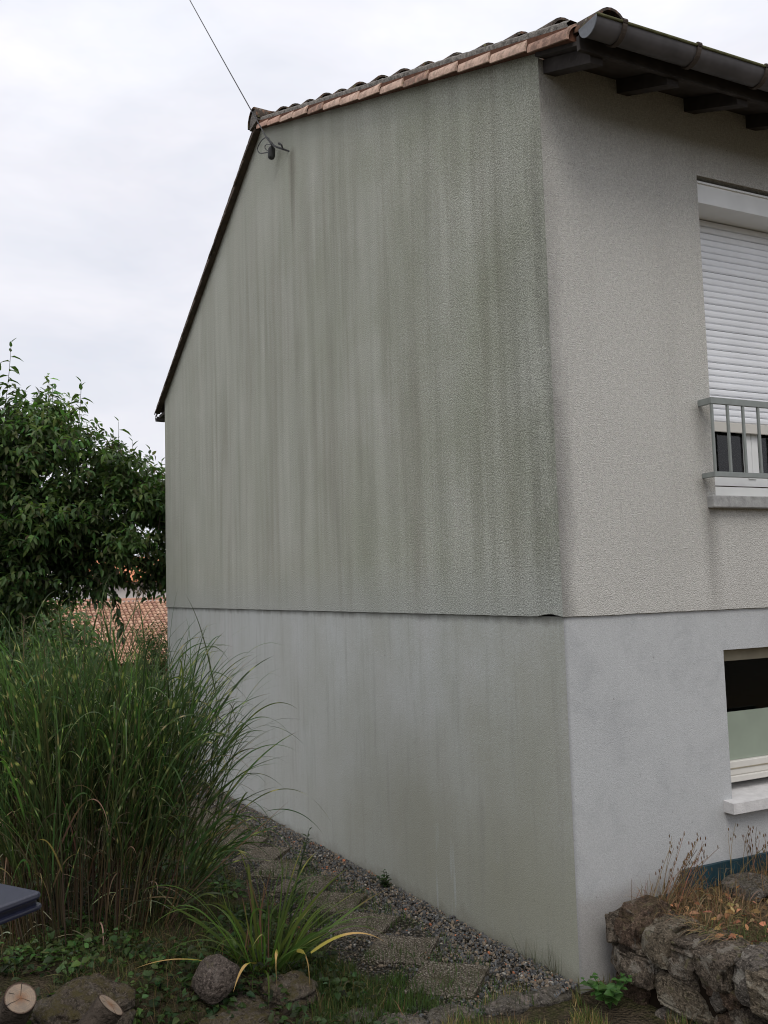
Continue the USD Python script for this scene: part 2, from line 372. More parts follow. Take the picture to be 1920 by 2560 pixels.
def stone_mat(name, a, b, lich, l_amt, moss=0.0):
    g = G(); p = g.pos()
    c = g.mixc(g.rng(g.noise(p, 7, 5, 0.65), 0.3, 0.7), a, b)
    c = g.mixc(g.m("multiply", g.rng(g.noise(p, 42, 4, 0.75), 0.47, 0.58), 0.8), c, tuple(0.35 * k for k in a))
    c = g.mixc(g.m("multiply", g.rng(g.noise(p, 95, 3, 0.7), 0.52, 0.64), 0.75), c, tuple(min(1.7 * k, 0.8) for k in b))
    l1 = g.m("multiply", g.rng(g.noise(g.scaled(p, (1, 1, 1), (3, 8, 2)), 11, 5, 0.62, 0.4), 0.55, 0.60), g.rng(g.noise(p, 60, 3, 0.7), 0.3, 0.6, 0.35, 1.0))
    c = g.mixc(g.m("multiply", l1, l_amt), c, lich)
    l2 = g.rng(g.noise(g.scaled(p, (1, 1, 1), (9, 1, 5)), 16, 4, 0.6, 0.5), 0.61, 0.66)
    c = g.mixc(g.m("multiply", l2, l_amt * 0.7), c, (0.205, 0.19, 0.10))
    if moss:
        up_ = g.rng(g.xyz(g.n("geometry", "normal"))[2], 0.1, 0.8)
        c = g.mixc(g.m("multiply", g.m("multiply", up_, g.rng(g.noise(p, 13, 5, 0.75), 0.44, 0.60)), moss), c, g.mixc(g.noise(p, 70, 3, 0.7), (0.05, 0.05, 0.016), (0.15, 0.115, 0.05)))
    h = g.m("add", g.noise(p, 26, 6, 0.72), g.m("multiply", g.noise(p, 120, 3, 0.7), 0.5))
    MAT[name] = g.pbr(name, c, 0.95, 0.12, g.bump(h, 0.045))


stone_mat("wall_stone_brown", (0.095, 0.077, 0.059), (0.18, 0.146, 0.112), (0.34, 0.31, 0.26), 0.75)
stone_mat("wall_stone_grey", (0.12, 0.104, 0.087), (0.215, 0.187, 0.157), (0.45, 0.42, 0.36), 0.95)
stone_mat("wall_stone_dark", (0.044, 0.035, 0.027), (0.082, 0.064, 0.049), (0.17, 0.155, 0.13), 0.45)
stone_mat("wall_stone_tan", (0.12, 0.098, 0.07), (0.21, 0.172, 0.125), (0.38, 0.35, 0.28), 0.7)
stone_mat("wall_stone_rust", (0.085, 0.058, 0.042), (0.155, 0.108, 0.078), (0.30, 0.27, 0.23), 0.6, 0.4)
stone_mat("granite", (0.105, 0.085, 0.072), (0.16, 0.13, 0.11), (0.24, 0.21, 0.185), 0.4)
stone_mat("mossy_stone", (0.085, 0.068, 0.052), (0.14, 0.115, 0.09), (0.2, 0.18, 0.15), 0.4, 0.9)
stone_mat("border_stone", (0.115, 0.103, 0.088), (0.18, 0.163, 0.14), (0.36, 0.30, 0.265), 0.7, 0.3)

# exposed-aggregate slabs
g = G(); p = g.pos()
cell = g.n("voronoi_texture", "color", vector=p, scale=105.0, feature="f1")
cd = g.n("voronoi_texture", "distance", vector=p, scale=105.0, feature="f1")
v1 = g.xyz(cell)[0]
c = g.n("rgb_ramp", "color", fac=v1, ramp=[(0, (0.14, 0.122, 0.10)), (0.4, (0.22, 0.19, 0.15)), (0.8, (0.29, 0.255, 0.20)), (1, (0.42, 0.39, 0.33))])
c = g.mixc(g.rng(cd, 0.35, 0.75), c, (0.07, 0.058, 0.045))
c = g.mixc(g.m("multiply", g.rng(g.noise(p, 5.5, 5, 0.65), 0.50, 0.66), 0.7), c, (0.075, 0.066, 0.038))
MAT["aggregate_slab"] = g.pbr("aggregate_slab", c, 0.95, 0.1, g.bump(cd, 0.02))

# ground: soil, moss, litter; gravelly towards the house path
g = G(); p = g.pos(); x, y, z = g.xyz(p)
c = g.mixc(g.rng(g.noise(p, 6, 5, 0.7), 0.3, 0.7), (0.042, 0.033, 0.022), (0.10, 0.078, 0.052))
c = g.mixc(g.rng(g.noise(g.scaled(p, (1, 1, 1), (5, 2, 0)), 4.2, 5, 0.7), 0.48, 0.62), c, (0.048, 0.050, 0.018))
c = g.mixc(g.m("multiply", g.rng(g.noise(p, 55, 4, 0.75), 0.52, 0.68), 0.7), c, (0.13, 0.10, 0.065))
cell = g.n("voronoi_texture", "color", vector=p, scale=60.0, feature="f1")
cdist = g.n("voronoi_texture", "distance", vector=p, scale=60.0, feature="f1")
gv = g.n("rgb_ramp", "color", fac=g.xyz(cell)[1], ramp=[(0, (0.045, 0.045, 0.043)), (0.5, (0.10, 0.094, 0.082)), (0.8, (0.16, 0.135, 0.105)), (1, (0.3, 0.27, 0.23))])
gv = g.mixc(g.rng(cdist, 0.3, 0.6), gv, (0.03, 0.027, 0.02))
path = g.m("multiply", g.rng(g.m("add", y, g.m("multiply", g.noise(p, 3.5, 3, 0.6), 0.5)), -0.75, -0.55), g.rng(x, 0.02, -0.10))
c = g.mixc(path, c, gv)
terr = g.m("multiply", g.rng(y, 0.2, 0.35), g.rng(x, 0.0, 0.02))
c = g.mixc(g.m("multiply", terr, g.rng(g.noise(p, 7, 5, 0.7), 0.3, 0.6)), c, (0.14, 0.10, 0.055))
far_and_hill = g.m("add", g.rng(x, -9.0, -14.0), g.rng(x, 5.0, 8.0))  # distant ground, and the added sky-blocking hillside
c = g.mixc(far_and_hill, c, (0.078, 0.073, 0.055))
MAT["soil"] = g.pbr("soil", c, 0.97, 0.08, g.bump(g.m("add", g.noise(p, 30, 5, 0.7), cdist), 0.03))

# growing things take their colour from the mesh
g = G(); c = g.n("attribute", "color", attribute="col")
pb = g.n("principled_bsdf", "BSDF", base_color=c, roughness=0.5, specular_ior_level=0.28)
tr = g.n("translucent_bsdf", "BSDF", color=g.mixc(1.0, c, (1.25, 1.45, 0.7), "multiply"))
MAT["foliage"] = g.done("foliage", g.n("mix_closure", "closure", fac=0.30, closure1=pb, closure2=tr))
g = G(); c = g.n("attribute", "color", attribute="col")
MAT["dry_plant"] = g.pbr("dry_plant", c, 0.8, 0.15)

# window glass: mostly see-through with a reflection
g = G()
MAT["window_glass"] = g.done("window_glass", g.n("mix_closure", "closure", fac=g.m("multiply", g.n("fresnel", "fac", IOR=1.5), 1.0), closure1=g.n("transparent_bsdf", "BSDF", color=(0.75, 0.78, 0.77)), closure2=g.n("glossy_bsdf", "BSDF", color=(0.9, 0.9, 0.9), roughness=0.03)))

# sawn wood
g = G(); oc = g.n("attribute", "color", attribute="col")
u_, v_, w_ = g.xyz(oc)
rr = g.n("math", "value", math_type="sqrt", value1=g.m("add", g.m("multiply", u_, u_), g.m("multiply", v_, v_)))
rings = g.n("math", "value", math_type="sine", value1=g.m("add", g.m("multiply", rr, 55.0), g.m("multiply", g.noise(oc, 5, 3, 0.6), 6.0)), value2=0.0)
c = g.mixc(g.rng(rings, -1, 1, 0, 0.35), (0.31, 0.235, 0.17), (0.22, 0.155, 0.105))
c = g.mixc(g.rng(g.m("add", rr, g.m("multiply", g.noise(oc, 6, 3, 0.6), 0.35)), 0.72, 0.16), c, (0.20, 0.085, 0.035))
c = g.mixc(g.m("multiply", g.rng(g.noise(oc, 2.2, 5, 0.7), 0.42, 0.62), 0.6), c, (0.17, 0.145, 0.12))
c = g.mixc(g.rng(g.m("add", rr, g.m("multiply", g.noise(oc, 7, 4, 0.7), 0.14)), 0.95, 1.02), c, (0.07, 0.045, 0.032))
MAT["sawn_wood"] = g.pbr("sawn_wood", c, 0.8, 0.2)


# ------------------------------------------------------------------ the ground
def sstep(a, b, v):
    t = np.clip((v - a) / (b - a), 0, 1); return t * t * (3 - 2 * t)


def ground_z(x, y):
    x, y = np.asarray(x, float), np.asarray(y, float)
    z = -1.835 + 0.042 * np.clip(x, -8, 0) - 0.10 * np.clip(-x - 8, 0, 22) - 0.01 * np.clip(-x - 30, 0, 150)
    z = z + 0.19 * sstep(-0.80, -1.75, y) * sstep(-7, -4, x) * sstep(-0.30, -0.72, x) + 0.13 * sstep(0.5, 3.5, x) + 0.05 * sstep(-1.6, -3.4, y)
    z = z + 0.21 * np.clip(x - 7, 0, 45)  # added unseen hillside behind the camera, blocks low sky to darken the eaves
    z = z + 0.34 * sstep(0.22, 0.34, y) * sstep(-0.35, -0.05, x) * sstep(9, 4, np.hypot(x, y)) + 0.012 * np.clip(y - 0.3, 0, 6) * (x > -0.3)
    return z


def spread(a, b, step, out, growth=1.25):
    core = list(np.arange(a, b + 1e-6, step)); lo, hi, s = [a], [b], step
    while hi[-1] < out: s *= growth; hi.append(hi[-1] + s); lo.append(lo[-1] - s)
    return np.array(lo[:0:-1] + core + hi[1:])


gx, gy = spread(-9.5, 2.4, 0.05, 400), spread(-3.4, 1.2, 0.045, 400)
XX, YY = np.meshgrid(gx, gy, indexing="ij")
near = np.exp(-(np.maximum(np.hypot(XX + 2, YY + 1) - 8, 0) / 6) ** 2)
ZZ = ground_z(XX, YY) + near * 0.05 * (meshkit.fbm(np.stack([XX * 5, YY * 5, 0 * XX], -1), 4, 3) - 0.5)
V = np.stack([XX, YY, ZZ], -1).reshape(-1, 3); ny_ = len(gy)
i, j = np.meshgrid(np.arange(len(gx) - 1), np.arange(ny_ - 1), indexing="ij")
q = np.stack([i * ny_ + j, (i + 1) * ny_ + j, (i + 1) * ny_ + j + 1, i * ny_ + j + 1], -1).reshape(-1, 4)
tag(obj("ground", (V, q), "soil", smooth=True), kind="structure")

# ------------------------------------------------------------------ the house
W, EAVE, SL = 9.3385, 2.985, 0.4
RX, LEN = -W / 2, 9.0          # ridge line, length of the house along y
zb = lambda x: EAVE - SL * x if x > RX else EAVE - SL * (2 * RX - x)
house = thing("house", "grey rendered house with dirt-streaked gable, tiled roof and roller-shuttered window", "house")


def jit(z): return 0.0 * (meshkit.noise(np.stack([z * 38.0, 0 * z, 0 * z], -1), 4) - 0.5) * 2


def mitre(m, depth=0.25, side=False):
    v = m.vertices
    if not side:
        back = np.abs(v[:, 1] - depth) < 1e-6
        v[back & (v[:, 0] > -0.05), 0] = -depth - 0.001
        v[back & (v[:, 0] < -W + 0.05), 0] = -W + depth + 0.001
    m.vertices = v
    return m


def wall_gable(z_low, inset, pts_top, name, mat, chip):
    xs = np.arange(-W + inset, -inset + 1e-9, 0.06); xs[-1] = -inset
    bz = np.full(len(xs), z_low)
    if chip:
        bz = bz + 0.0016 * (meshkit.noise(np.stack([xs * 22, 0 * xs, 0 * xs], -1), 9) - 0.5) * 2 + 0.020 * np.exp(-((xs + 0.125) / 0.045) ** 2)
    top = pts_top[0][1]
    ez = np.arange(z_low + 0.03, top - 0.02, 0.03)
    poly = sg.Polygon([*zip(xs, bz), *[(-inset + jit(np.array(e)).item(), e) for e in ez], *pts_top])
    m = prism(poly, inset, 0.25)
    return obj(name, mitre(m), mat, house)


wall_gable(0.0, 0.0, [(0, zb(0) + 0.03), (RX, zb(RX) + 0.03), (-W, zb(-W) + 0.03)], "gable_wall", "rough_render_gable", True)
wall_gable(-3.2, 0.013, [(-0.013, -0.0), (-W + 0.013, -0.0)], "gable_base_wall", "smooth_render_gable", False)


def wall_side(z0, z1, inset, hole, name, mat, chip):
    ys = np.arange(inset, LEN, 0.06)
    bz = np.full(len(ys), z0)
    if chip: bz = bz + 0.0016 * (meshkit.noise(np.stack([ys * 22 + 77, 0 * ys, 0 * ys], -1), 9) - 0.5) * 2
    ez = np.arange(z1 - 0.03, z0 + 0.02, -0.03)
    hy0, hy1, hz0, hz1 = hole
    poly = sg.Polygon([*zip(ys, bz), (LEN, z0), (LEN, z1), (inset, z1), *[(inset - jit(np.array(e)).item(), e) for e in ez]], [[(hy0, hz0), (hy1, hz0), (hy1, hz1), (hy0, hz1)]])
    m = trimesh.creation.extrude_polygon(poly, 0.25 - inset, engine="earcut"); v = m.vertices.copy()
    nv = np.c_[-0.25 + v[:, 2], v[:, 0], v[:, 1]]
    back = np.abs(nv[:, 0] + 0.25) < 1e-6
    nv[back & (nv[:, 1] < 0.05), 1] = 0.251
    return obj(name, trimesh.Trimesh(nv, m.faces, process=False), mat, house)


WIN = (1.10, 2.24, 0.64, 2.53); LOW = (1.10, 2.24, -1.046, -0.227)
wall_side(0.0, zb(0) - 0.002, 0.0, WIN, "side_wall", "rough_render_side", True)
wall_side(-3.2, -0.0, 0.013, LOW, "side_base_wall", "smooth_render_side", False)
obj("back_wall", box(-W, -W + 0.25, 0.26, LEN, -3.2, zb(-W) - 0.02), "rough_render_side", house)
m = prism(sg.Polygon([(-0.26, -3.2), (-0.26, zb(-0.26) - 0.03), (RX, zb(RX) - 0.03), (-W + 0.26, zb(-W + 0.26) - 0.03), (-W + 0.26, -3.2)]), LEN - 0.25, LEN - 0.01)
obj("end_wall", m, "rough_render_side", house)
obj("floor_slab", box(-W + 0.26, -0.26, 0.26, LEN - 0.26, -0.2, -0.02), "interior", house)

# roof: boarded slabs, tile field, ridge
for nm, x0, x1 in (("front", 0.40, RX), ("rear", RX, -W - 0.40)):
    pts = [(x0, zb(x0)), (x1, zb(x1)), (x1, zb(x1) + 0.022), (x0, zb(x0) + 0.022)]
    obj("roof_boarding", prism(sg.Polygon(pts), 0.252, LEN + 0.2), "soffit_wood", house)
    ys = np.arange(0.16, LEN + 0.2, 0.025); s = np.linspace(x0 + (0.06 if x0 > 0 else 0), x1 - (0.06 if x1 < -W else 0), 40)
    A, B = np.meshgrid(s, ys, indexing="ij")
    Z = np.vectorize(zb)(A) + 0.085 + 0.038 * np.cos(2 * np.pi * (B - 0.05) / 0.2)
    vv = np.stack([A, B, Z], -1).reshape(-1, 3); nn = len(ys)
    i, j = np.meshgrid(np.arange(len(s) - 1), np.arange(nn - 1), indexing="ij")
    qq = np.stack([i * nn + j, (i + 1) * nn + j, (i + 1) * nn + j + 1, i * nn + j + 1], -1).reshape(-1, 4)
    if x0 > 0: obj("eaves_end_board", prism(sg.Polygon([(0.385, zb(0.385) + 0.001), (0.003, zb(0.003) + 0.001), (0.003, zb(0.003) + 0.023), (0.385, zb(0.385) + 0.023)]), -0.02, 0.2515), "soffit_wood", house)
    tag(obj("tile_field", (vv, qq), "old_clay", house, smooth=True), kind="stuff")


def barrel(xa, xb, yc, h0, h1, r0, r1, a0, a1, th=0.013, seg=9, sag=0.0):
    """A curved clay tile from xa (lower end) to xb along the slope; heights h above the roof line, arc from a0 to a1 degrees in the (y, z) plane."""
    an = np.radians(np.linspace(a0, a1, seg)); vs = []
    for x_, h_, r_ in ((xa, h0, r0), (xb, h1, r1)):
        for rr in (r_, r_ - th):
            vs.append(np.c_[np.full(seg, x_), yc + rr * np.cos(an), zb(x_) + h_ + rr * np.sin(an)])
    v = np.vstack(vs); k = np.arange(seg - 1); f = []
    def quad(a, b): f.extend(np.c_[a + k, a + k + 1, b + k + 1].tolist() + np.c_[a + k, b + k + 1, b + k].tolist())
    quad(0, 2 * seg); quad(3 * seg, seg); quad(seg, 0); quad(2 * seg, 3 * seg)
    for e in (0, seg - 1):
        a, b, c_, d = e, seg + e, 3 * seg + e, 2 * seg + e
        f += [[a, b, c_], [a, c_, d]] if e == 0 else [[a, c_, b], [a, d, c_]]
    m = trimesh.Trimesh(v, f, process=False)
    m.fix_normals() if False else None
    return m


PITCH = 0.356
for side in (1, -1):
    mir = (lambda x: x) if side > 0 else (lambda x: 2 * RX - x)
    for k in range(14):
        xa = 0.352 - k * PITCH; xb = max(xa - PITCH + 0.012, RX + 0.03)
        if xa < RX + 0.1: break
        tilt = 0.006 + 0.003 * rng.normal()
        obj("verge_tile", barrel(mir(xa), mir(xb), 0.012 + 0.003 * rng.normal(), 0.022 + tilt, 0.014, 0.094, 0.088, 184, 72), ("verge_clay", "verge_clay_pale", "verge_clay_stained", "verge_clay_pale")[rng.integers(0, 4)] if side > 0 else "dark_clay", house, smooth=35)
    for k in range(15):
        xa = 0.535 - k * PITCH + 0.012 * rng.normal(); xb = max(xa - PITCH - 0.06, RX + 0.02)
        if xa < RX + 0.12: break
        lift = 0.046 + 0.007 * rng.normal()
        h = 0.068 if k else 0.045
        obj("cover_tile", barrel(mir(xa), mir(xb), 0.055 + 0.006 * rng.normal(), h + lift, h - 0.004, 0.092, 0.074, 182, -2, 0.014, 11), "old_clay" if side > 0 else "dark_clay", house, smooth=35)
    # mortar behind and between the verge and cover tiles
    e0, e1_ = 0.33, RX + 0.03
    fp = [(mir(e0), zb(mir(e0)) + 0.0245), (mir(e1_), zb(mir(e1_)) + 0.0245), (mir(e1_), zb(mir(e1_)) + 0.09), (mir(e0), zb(mir(e0)) + 0.09)]
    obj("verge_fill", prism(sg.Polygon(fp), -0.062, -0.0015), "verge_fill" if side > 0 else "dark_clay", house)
    s = np.linspace(0.33, RX + 0.05, 160); prof = [(-0.052, 0.085), (-0.058, 0.118), (-0.030, 0.140), (0.02, 0.135)]
    vv = np.array([[mir(x_), y_, zb(mir(x_)) + h_] for x_ in s for y_, h_ in prof])
    vv[:, 1:] += 0.016 * (meshkit.fbm(vv * 28, 3, 2)[:, None] - 0.5) * np.array([1, 1.3])
    n_ = len(prof); i, j = np.meshgrid(np.arange(len(s) - 1), np.arange(n_ - 1), indexing="ij")
    qq = np.stack([i * n_ + j, (i + 1) * n_ + j, (i + 1) * n_ + j + 1, i * n_ + j + 1], -1).reshape(-1, 4)
    obj("mortar_bed", (vv, qq), "mortar" if side > 0 else "dark_clay", house, smooth=True)


def ridge_tile(y0, y1, r0, r1):
    an = np.radians(np.linspace(-12, 192, 13)); vs = []
    for y_, r_ in ((y0, r0), (y1, r1)):
        for rr in (r_, r_ - 0.014): vs.append(np.c_[RX + 1.15 * rr * np.cos(an), np.full(13, y_), 4.945 + rr * np.sin(an)])
    v = np.vstack(vs); k = np.arange(12); f = []
    for a, b in ((0, 26), (39, 13), (13, 0), (26, 39)): f += np.c_[a + k, b + k + 1, a + k + 1].tolist() + np.c_[a + k, b + k, b + k + 1].tolist()
    return trimesh.Trimesh(v, f, process=False)


for k in range(23): obj("ridge_tile", ridge_tile(-0.10 + 0.4 * k, 0.34 + 0.4 * k, 0.128, 0.112), "old_clay", house, smooth=35)
m = prism(sg.Polygon([(RX + 0.13, 4.90), (RX + 0.11, 4.99), (RX + 0.05, 5.045), (RX - 0.05, 5.045), (RX - 0.11, 4.99), (RX - 0.13, 4.90)]), -0.085, -0.02)
obj("ridge_mortar", m, "mortar", house)

# eaves: rafters, gutter with rim, clips and end cap
for k in range(18):
    y0 = 0.032 + 0.5 * k
    obj("rafter", prism(sg.Polygon([(-0.2, zb(-0.2) - 0.003), (0.385, zb(0.385) - 0.003), (0.385, zb(0.385) - 0.082), (-0.2, zb(-0.2) - 0.082)]), y0, y0 + 0.078), "dark_wood", house)
obj("eaves_board", prism(sg.Polygon([(0.387, 2.785), (0.4085, 2.785), (0.4085, 2.858), (0.387, 2.860)]), -0.05, LEN + 0.2), "dark_wood", house)
an = np.radians(np.linspace(180, 360, 15)); GX, GZ, GR = 0.486, 2.876, 0.064
gp = [(GX + GR * np.cos(a), GZ + 1.05 * GR * np.sin(a)) for a in an] + [(GX + (GR - 0.004) * np.cos(a), GZ + 1.05 * (GR - 0.004) * np.sin(a)) for a in an[::-1]]
gut = obj("gutter", prism(sg.Polygon(gp), -0.055, LEN + 0.2), "gutter_zinc", house, smooth=40)
obj("gutter_rim", tube([[GX + GR + 0.002, y_, GZ + 0.004] for y_ in np.linspace(-0.055, LEN, 30)], 0.0075, 8), "gutter_rim_olive", gut, smooth=True)
obj("end_cap", prism(sg.Polygon([(GX + (GR + 0.004) * np.cos(a), GZ + 1.05 * (GR + 0.004) * np.sin(a)) for a in an]), -0.060, -0.0555), "gutter_cap", gut)
cp = [(GX + (GR + 0.010) * np.cos(a), GZ + 1.05 * (GR + 0.008) * np.sin(a)) for a in an] + [(GX + (GR + 0.002) * np.cos(a), GZ + 1.05 * (GR + 0.0015) * np.sin(a)) for a in an[::-1]]
for k in range(18):
    y0 = 0.100 + 0.4825 * k
    c1 = prism(sg.Polygon(cp), y0, y0 + 0.026)
    c2 = tube([[GX + GR + 0.002, y0, GZ + 0.006], [GX + GR + 0.002, y0 + 0.026, GZ + 0.006]], 0.0145, 8)
    obj("gutter_clip", cat_([c1, c2]), "gutter_clip", gut)
# rear gutter end that peeps out under the far eave
obj("rear_gutter", prism(sg.Polygon([(2 * RX - a, b - 0.02) for a, b in gp]), -0.03, LEN + 0.2), "gutter_zinc", house, smooth=40)
obj("rear_fascia", box(-W - 0.30, -W - 0.006, -0.02, LEN, EAVE - 0.18, EAVE - 0.135), "dark_wood", house)

# upper window: roller shutter two thirds down
xs_ = -0.198
fr = cat_([cbox(-0.275, -0.216, 1.10, 1.155, 0.66, 2.2), cbox(-0.275, -0.216, 2.185, 2.24, 0.66, 2.2), cbox(-0.275, -0.186, 1.155, 2.185, 0.645, 0.722)])
wn = obj("window", fr, "white_plastic", house)
obj("bottom_rail", cbox(-0.27, -0.212, 1.156, 2.184, 0.7245, 0.805), "white_plastic", wn)
obj("drip_strip", box(-0.2118, -0.1865, 1.156, 2.184, 0.7221, 0.727), "gutter_clip", wn)
obj("drain_cover", cbox(-0.2118, -0.204, 1.60, 1.66, 0.775, 0.787, 0.002), "white_plastic", wn)
for a, b in ((1.605, 1.655), (1.659, 1.712)): obj("sash_stile", cbox(-0.268, -0.222, a, b, 0.8055, 2.2), "white_plastic", wn)
for a, b in ((1.156, 1.604), (1.713, 2.184)): obj("pane", box(-0.250, -0.244, a, b, 0.806, 2.2), "window_glass", wn)
obj("shutter_box", cat_([box(-0.024, -0.012, 1.101, 2.239, 2.372, 2.488), box(-0.024, -0.004, 1.101, 2.239, 2.488, 2.500), box(-0.20, -0.024, 1.101, 2.239, 2.374, 2.384)]), "white_plastic", wn)
obj("shutter_housing", box(-0.25, -0.2105, 1.101, 2.239, 2.385, 2.528), "cream_plastic", wn)
zt = 2.372; sl_bot = 1.118
ns = int((zt - sl_bot) / 0.0405)
sp = [(0.000, 0.0), (0.0065, 0.006), (0.0078, 0.020), (0.0065, 0.0335), (0.000, 0.0375), (-0.006, 0.0375), (-0.006, 0.0)]
for k in range(ns + 1):
    z0 = sl_bot + 0.0405 * k + 0.0006 * rng.normal()
    mm_ = prism(sg.Polygon([(xs_ + a, z0 + b) for a, b in sp]), 1.112, 2.228)
    obj("slat", mm_, "shutter_plastic", wn)
obj("slat_gap", box(-0.2078, -0.2058, 1.112, 2.228, sl_bot, zt), "interior", wn)
obj("end_bar", cbox(xs_ - 0.006, xs_ + 0.008, 1.112, 2.228, sl_bot - 0.062, sl_bot - 0.002, 0.003), "cream_plastic", wn)
sl = cbox(-0.255, 0.050, 1.034, 2.31, 0.571, 0.639, 0.005)
obj("window_sill", sl, "sill_concrete", house)
# guard rail
def railbar(z0, z1):
    return cat_([cbox(0.082, 0.100, 1.003, 2.34, z0, z1, 0.002), cbox(-0.004, 0.0815, 1.003, 1.021, z0, z1, 0.002), cbox(-0.004, 0.0815, 2.322, 2.34, z0, z1, 0.002)])
gr = obj("guard_rail", cat_([railbar(1.148, 1.185), railbar(0.737, 0.766)]), "rail_paint", house)
for k in range(12):
    y0 = 1.006 + 0.1195 * k
    if y0 < 2.33: obj("bar", cbox(0.083, 0.098, y0, y0 + 0.015, 0.7665, 1.1475, 0.002), "rail_paint", gr)

# basement window with tilted lower sash
fr = cat_([cbox(-0.20, -0.13, 1.10, 1.15, -0.99, -0.303), cbox(-0.20, -0.13, 2.19, 2.24, -0.99, -0.303)])
bw = obj("basement_window", fr, "beige_wood", house)
obj("head_beam", cbox(-0.20, -0.10, 1.102, 2.238, -0.30, -0.229), "beige_wood", bw)
fm = [cbox(-0.205, -0.125, 1.152, 2.188, -0.95, -0.872), cbox(-0.205, -0.110, 1.152, 2.188, -0.985, -0.951)]
obj("lower_frame", cat_(fm), "cream_plastic", bw)
obj("frame_groove", box(-0.126, -0.122, 1.152, 2.188, -0.915, -0.908), "beige_wood", bw)
m = box(-0.006, 0.006, 1.152, 1.60, 0, 0.272); m.apply_transform(trimesh.transformations.rotation_matrix(0.03, [0, 1, 0])); m.apply_translation([-0.160, 0, -0.870])
obj("tilted_sash", m, "frosted_green", bw)
obj("casement_stay", cat_([cbox(-0.16, -0.135, 1.148, 1.185, -0.60, -0.535, 0.006), cbox(-0.155, -0.138, 1.15, 1.172, -0.66, -0.60, 0.004)]), "rail_paint", bw)
obj("pane", box(-0.215, -0.210, 1.15, 2.19, -0.87, -0.303), "window_glass", bw)
obj("basement_sill", trimesh.convex.convex_hull(np.array([[0.058, a, b] for a in (1.034, 2.31) for b in (-1.105, -1.048)] + [[-0.25, a, b] for a in (1.034, 2.31) for b in (-1.105, -1.022)])), "sill_painted", house)
# damp-proof strip along the foot of the side wall
ys = np.arange(0.41, 6, 0.05); top = -1.362 + 0.006 * (meshkit.noise(np.stack([ys * 9, 0 * ys, 0 * ys], -1), 5) - 0.5); top[ys < 0.66] -= 0.105
v = np.vstack([np.c_[np.full(len(ys), -0.012), ys, top], np.c_[np.full(len(ys), 0.004) + 0.008 * meshkit.noise(np.stack([ys * 14, 0 * ys, 0 * ys], -1), 6), ys, top], np.c_[np.full(len(ys), 0.012), ys, np.full(len(ys), -1.62)]])
n_ = len(ys); k = np.arange(n_ - 1)
f = np.vstack([np.c_[a + k, a + k + 1, a + n_ + k + 1] for a in (0, n_)] + [np.c_[a + k, a + n_ + k + 1, a + n_ + k] for a in (0, n_)])
obj("damp_proof_strip", (v, f), "blue_membrane", house)

# ------------------------------------------------------------------ overhead cable with its wall anchor
cb = thing("overhead_cable", "thin black overhead cable running from gable anchor up into the sky", "cable", (-4.10, 0, 4.35))
A, B = np.array([-4.18, -0.115, 4.530]), np.array([-8.55, -0.12, 9.39])
t = np.linspace(0, 1, 40)[:, None]
obj("cable", tube(A + (B - A) * t - np.array([0, 0, 0.05]) * (t * (1 - t)), 0.0060, 6), "black_cable", cb, smooth=True)
obj("clamp", tube([A + [-0.03, 0, 0.032], A, [-4.103, -0.095, 4.443], [-4.085, -0.088, 4.415]], [0.007, 0.009, 0.013, 0.016], 8), "black_cable", cb, smooth=True)
obj("anchor_hook", cat_([tube([[-4.095, -0.09, 4.425], [-4.018, -0.075, 4.368], [-3.93, -0.04, 4.31], [-3.86, 0.01, 4.262]], [0.012, 0.009, 0.009, 0.008], 8), tube([[-3.915, -0.045, 4.302], [-3.908, -0.06, 4.335], [-3.94, -0.075, 4.363]], [0.007, 0.009, 0.012], 8)]), "black_cable", cb)
m = trimesh.creation.capsule(height=0.055, radius=0.036, count=[12, 12]); m.apply_transform(trimesh.transformations.euler_matrix(0.0, 0.25, 0)); m.apply_translation([-4.155, -0.075, 4.37])
obj("junction_box", m, "black_cable", cb, smooth=True)


def smooth_path(P, n=30):
    P = np.array(P); k = np.linspace(0, 1, len(P)); from_ = np.linspace(0, 1, n)
    from scipy.interpolate import CubicSpline
    return CubicSpline(k, P)(from_)


obj("loop", tube(smooth_path([[-4.18, -0.09, 4.524], [-4.352, -0.085, 4.607], [-4.502, -0.08, 4.626], [-4.564, -0.08, 4.599], [-4.507, -0.08, 4.534], [-4.391, -0.08, 4.477], [-4.19, -0.075, 4.395]]), 0.0055, 6), "black_cable", cb, smooth=True)
obj("loop", tube(smooth_path([[-4.12, -0.09, 4.43], [-4.243, -0.085, 4.496], [-4.315, -0.08, 4.52], [-4.326, -0.08, 4.495], [-4.19, -0.075, 4.40]], 20), 0.0045, 6), "black_cable", cb, smooth=True)

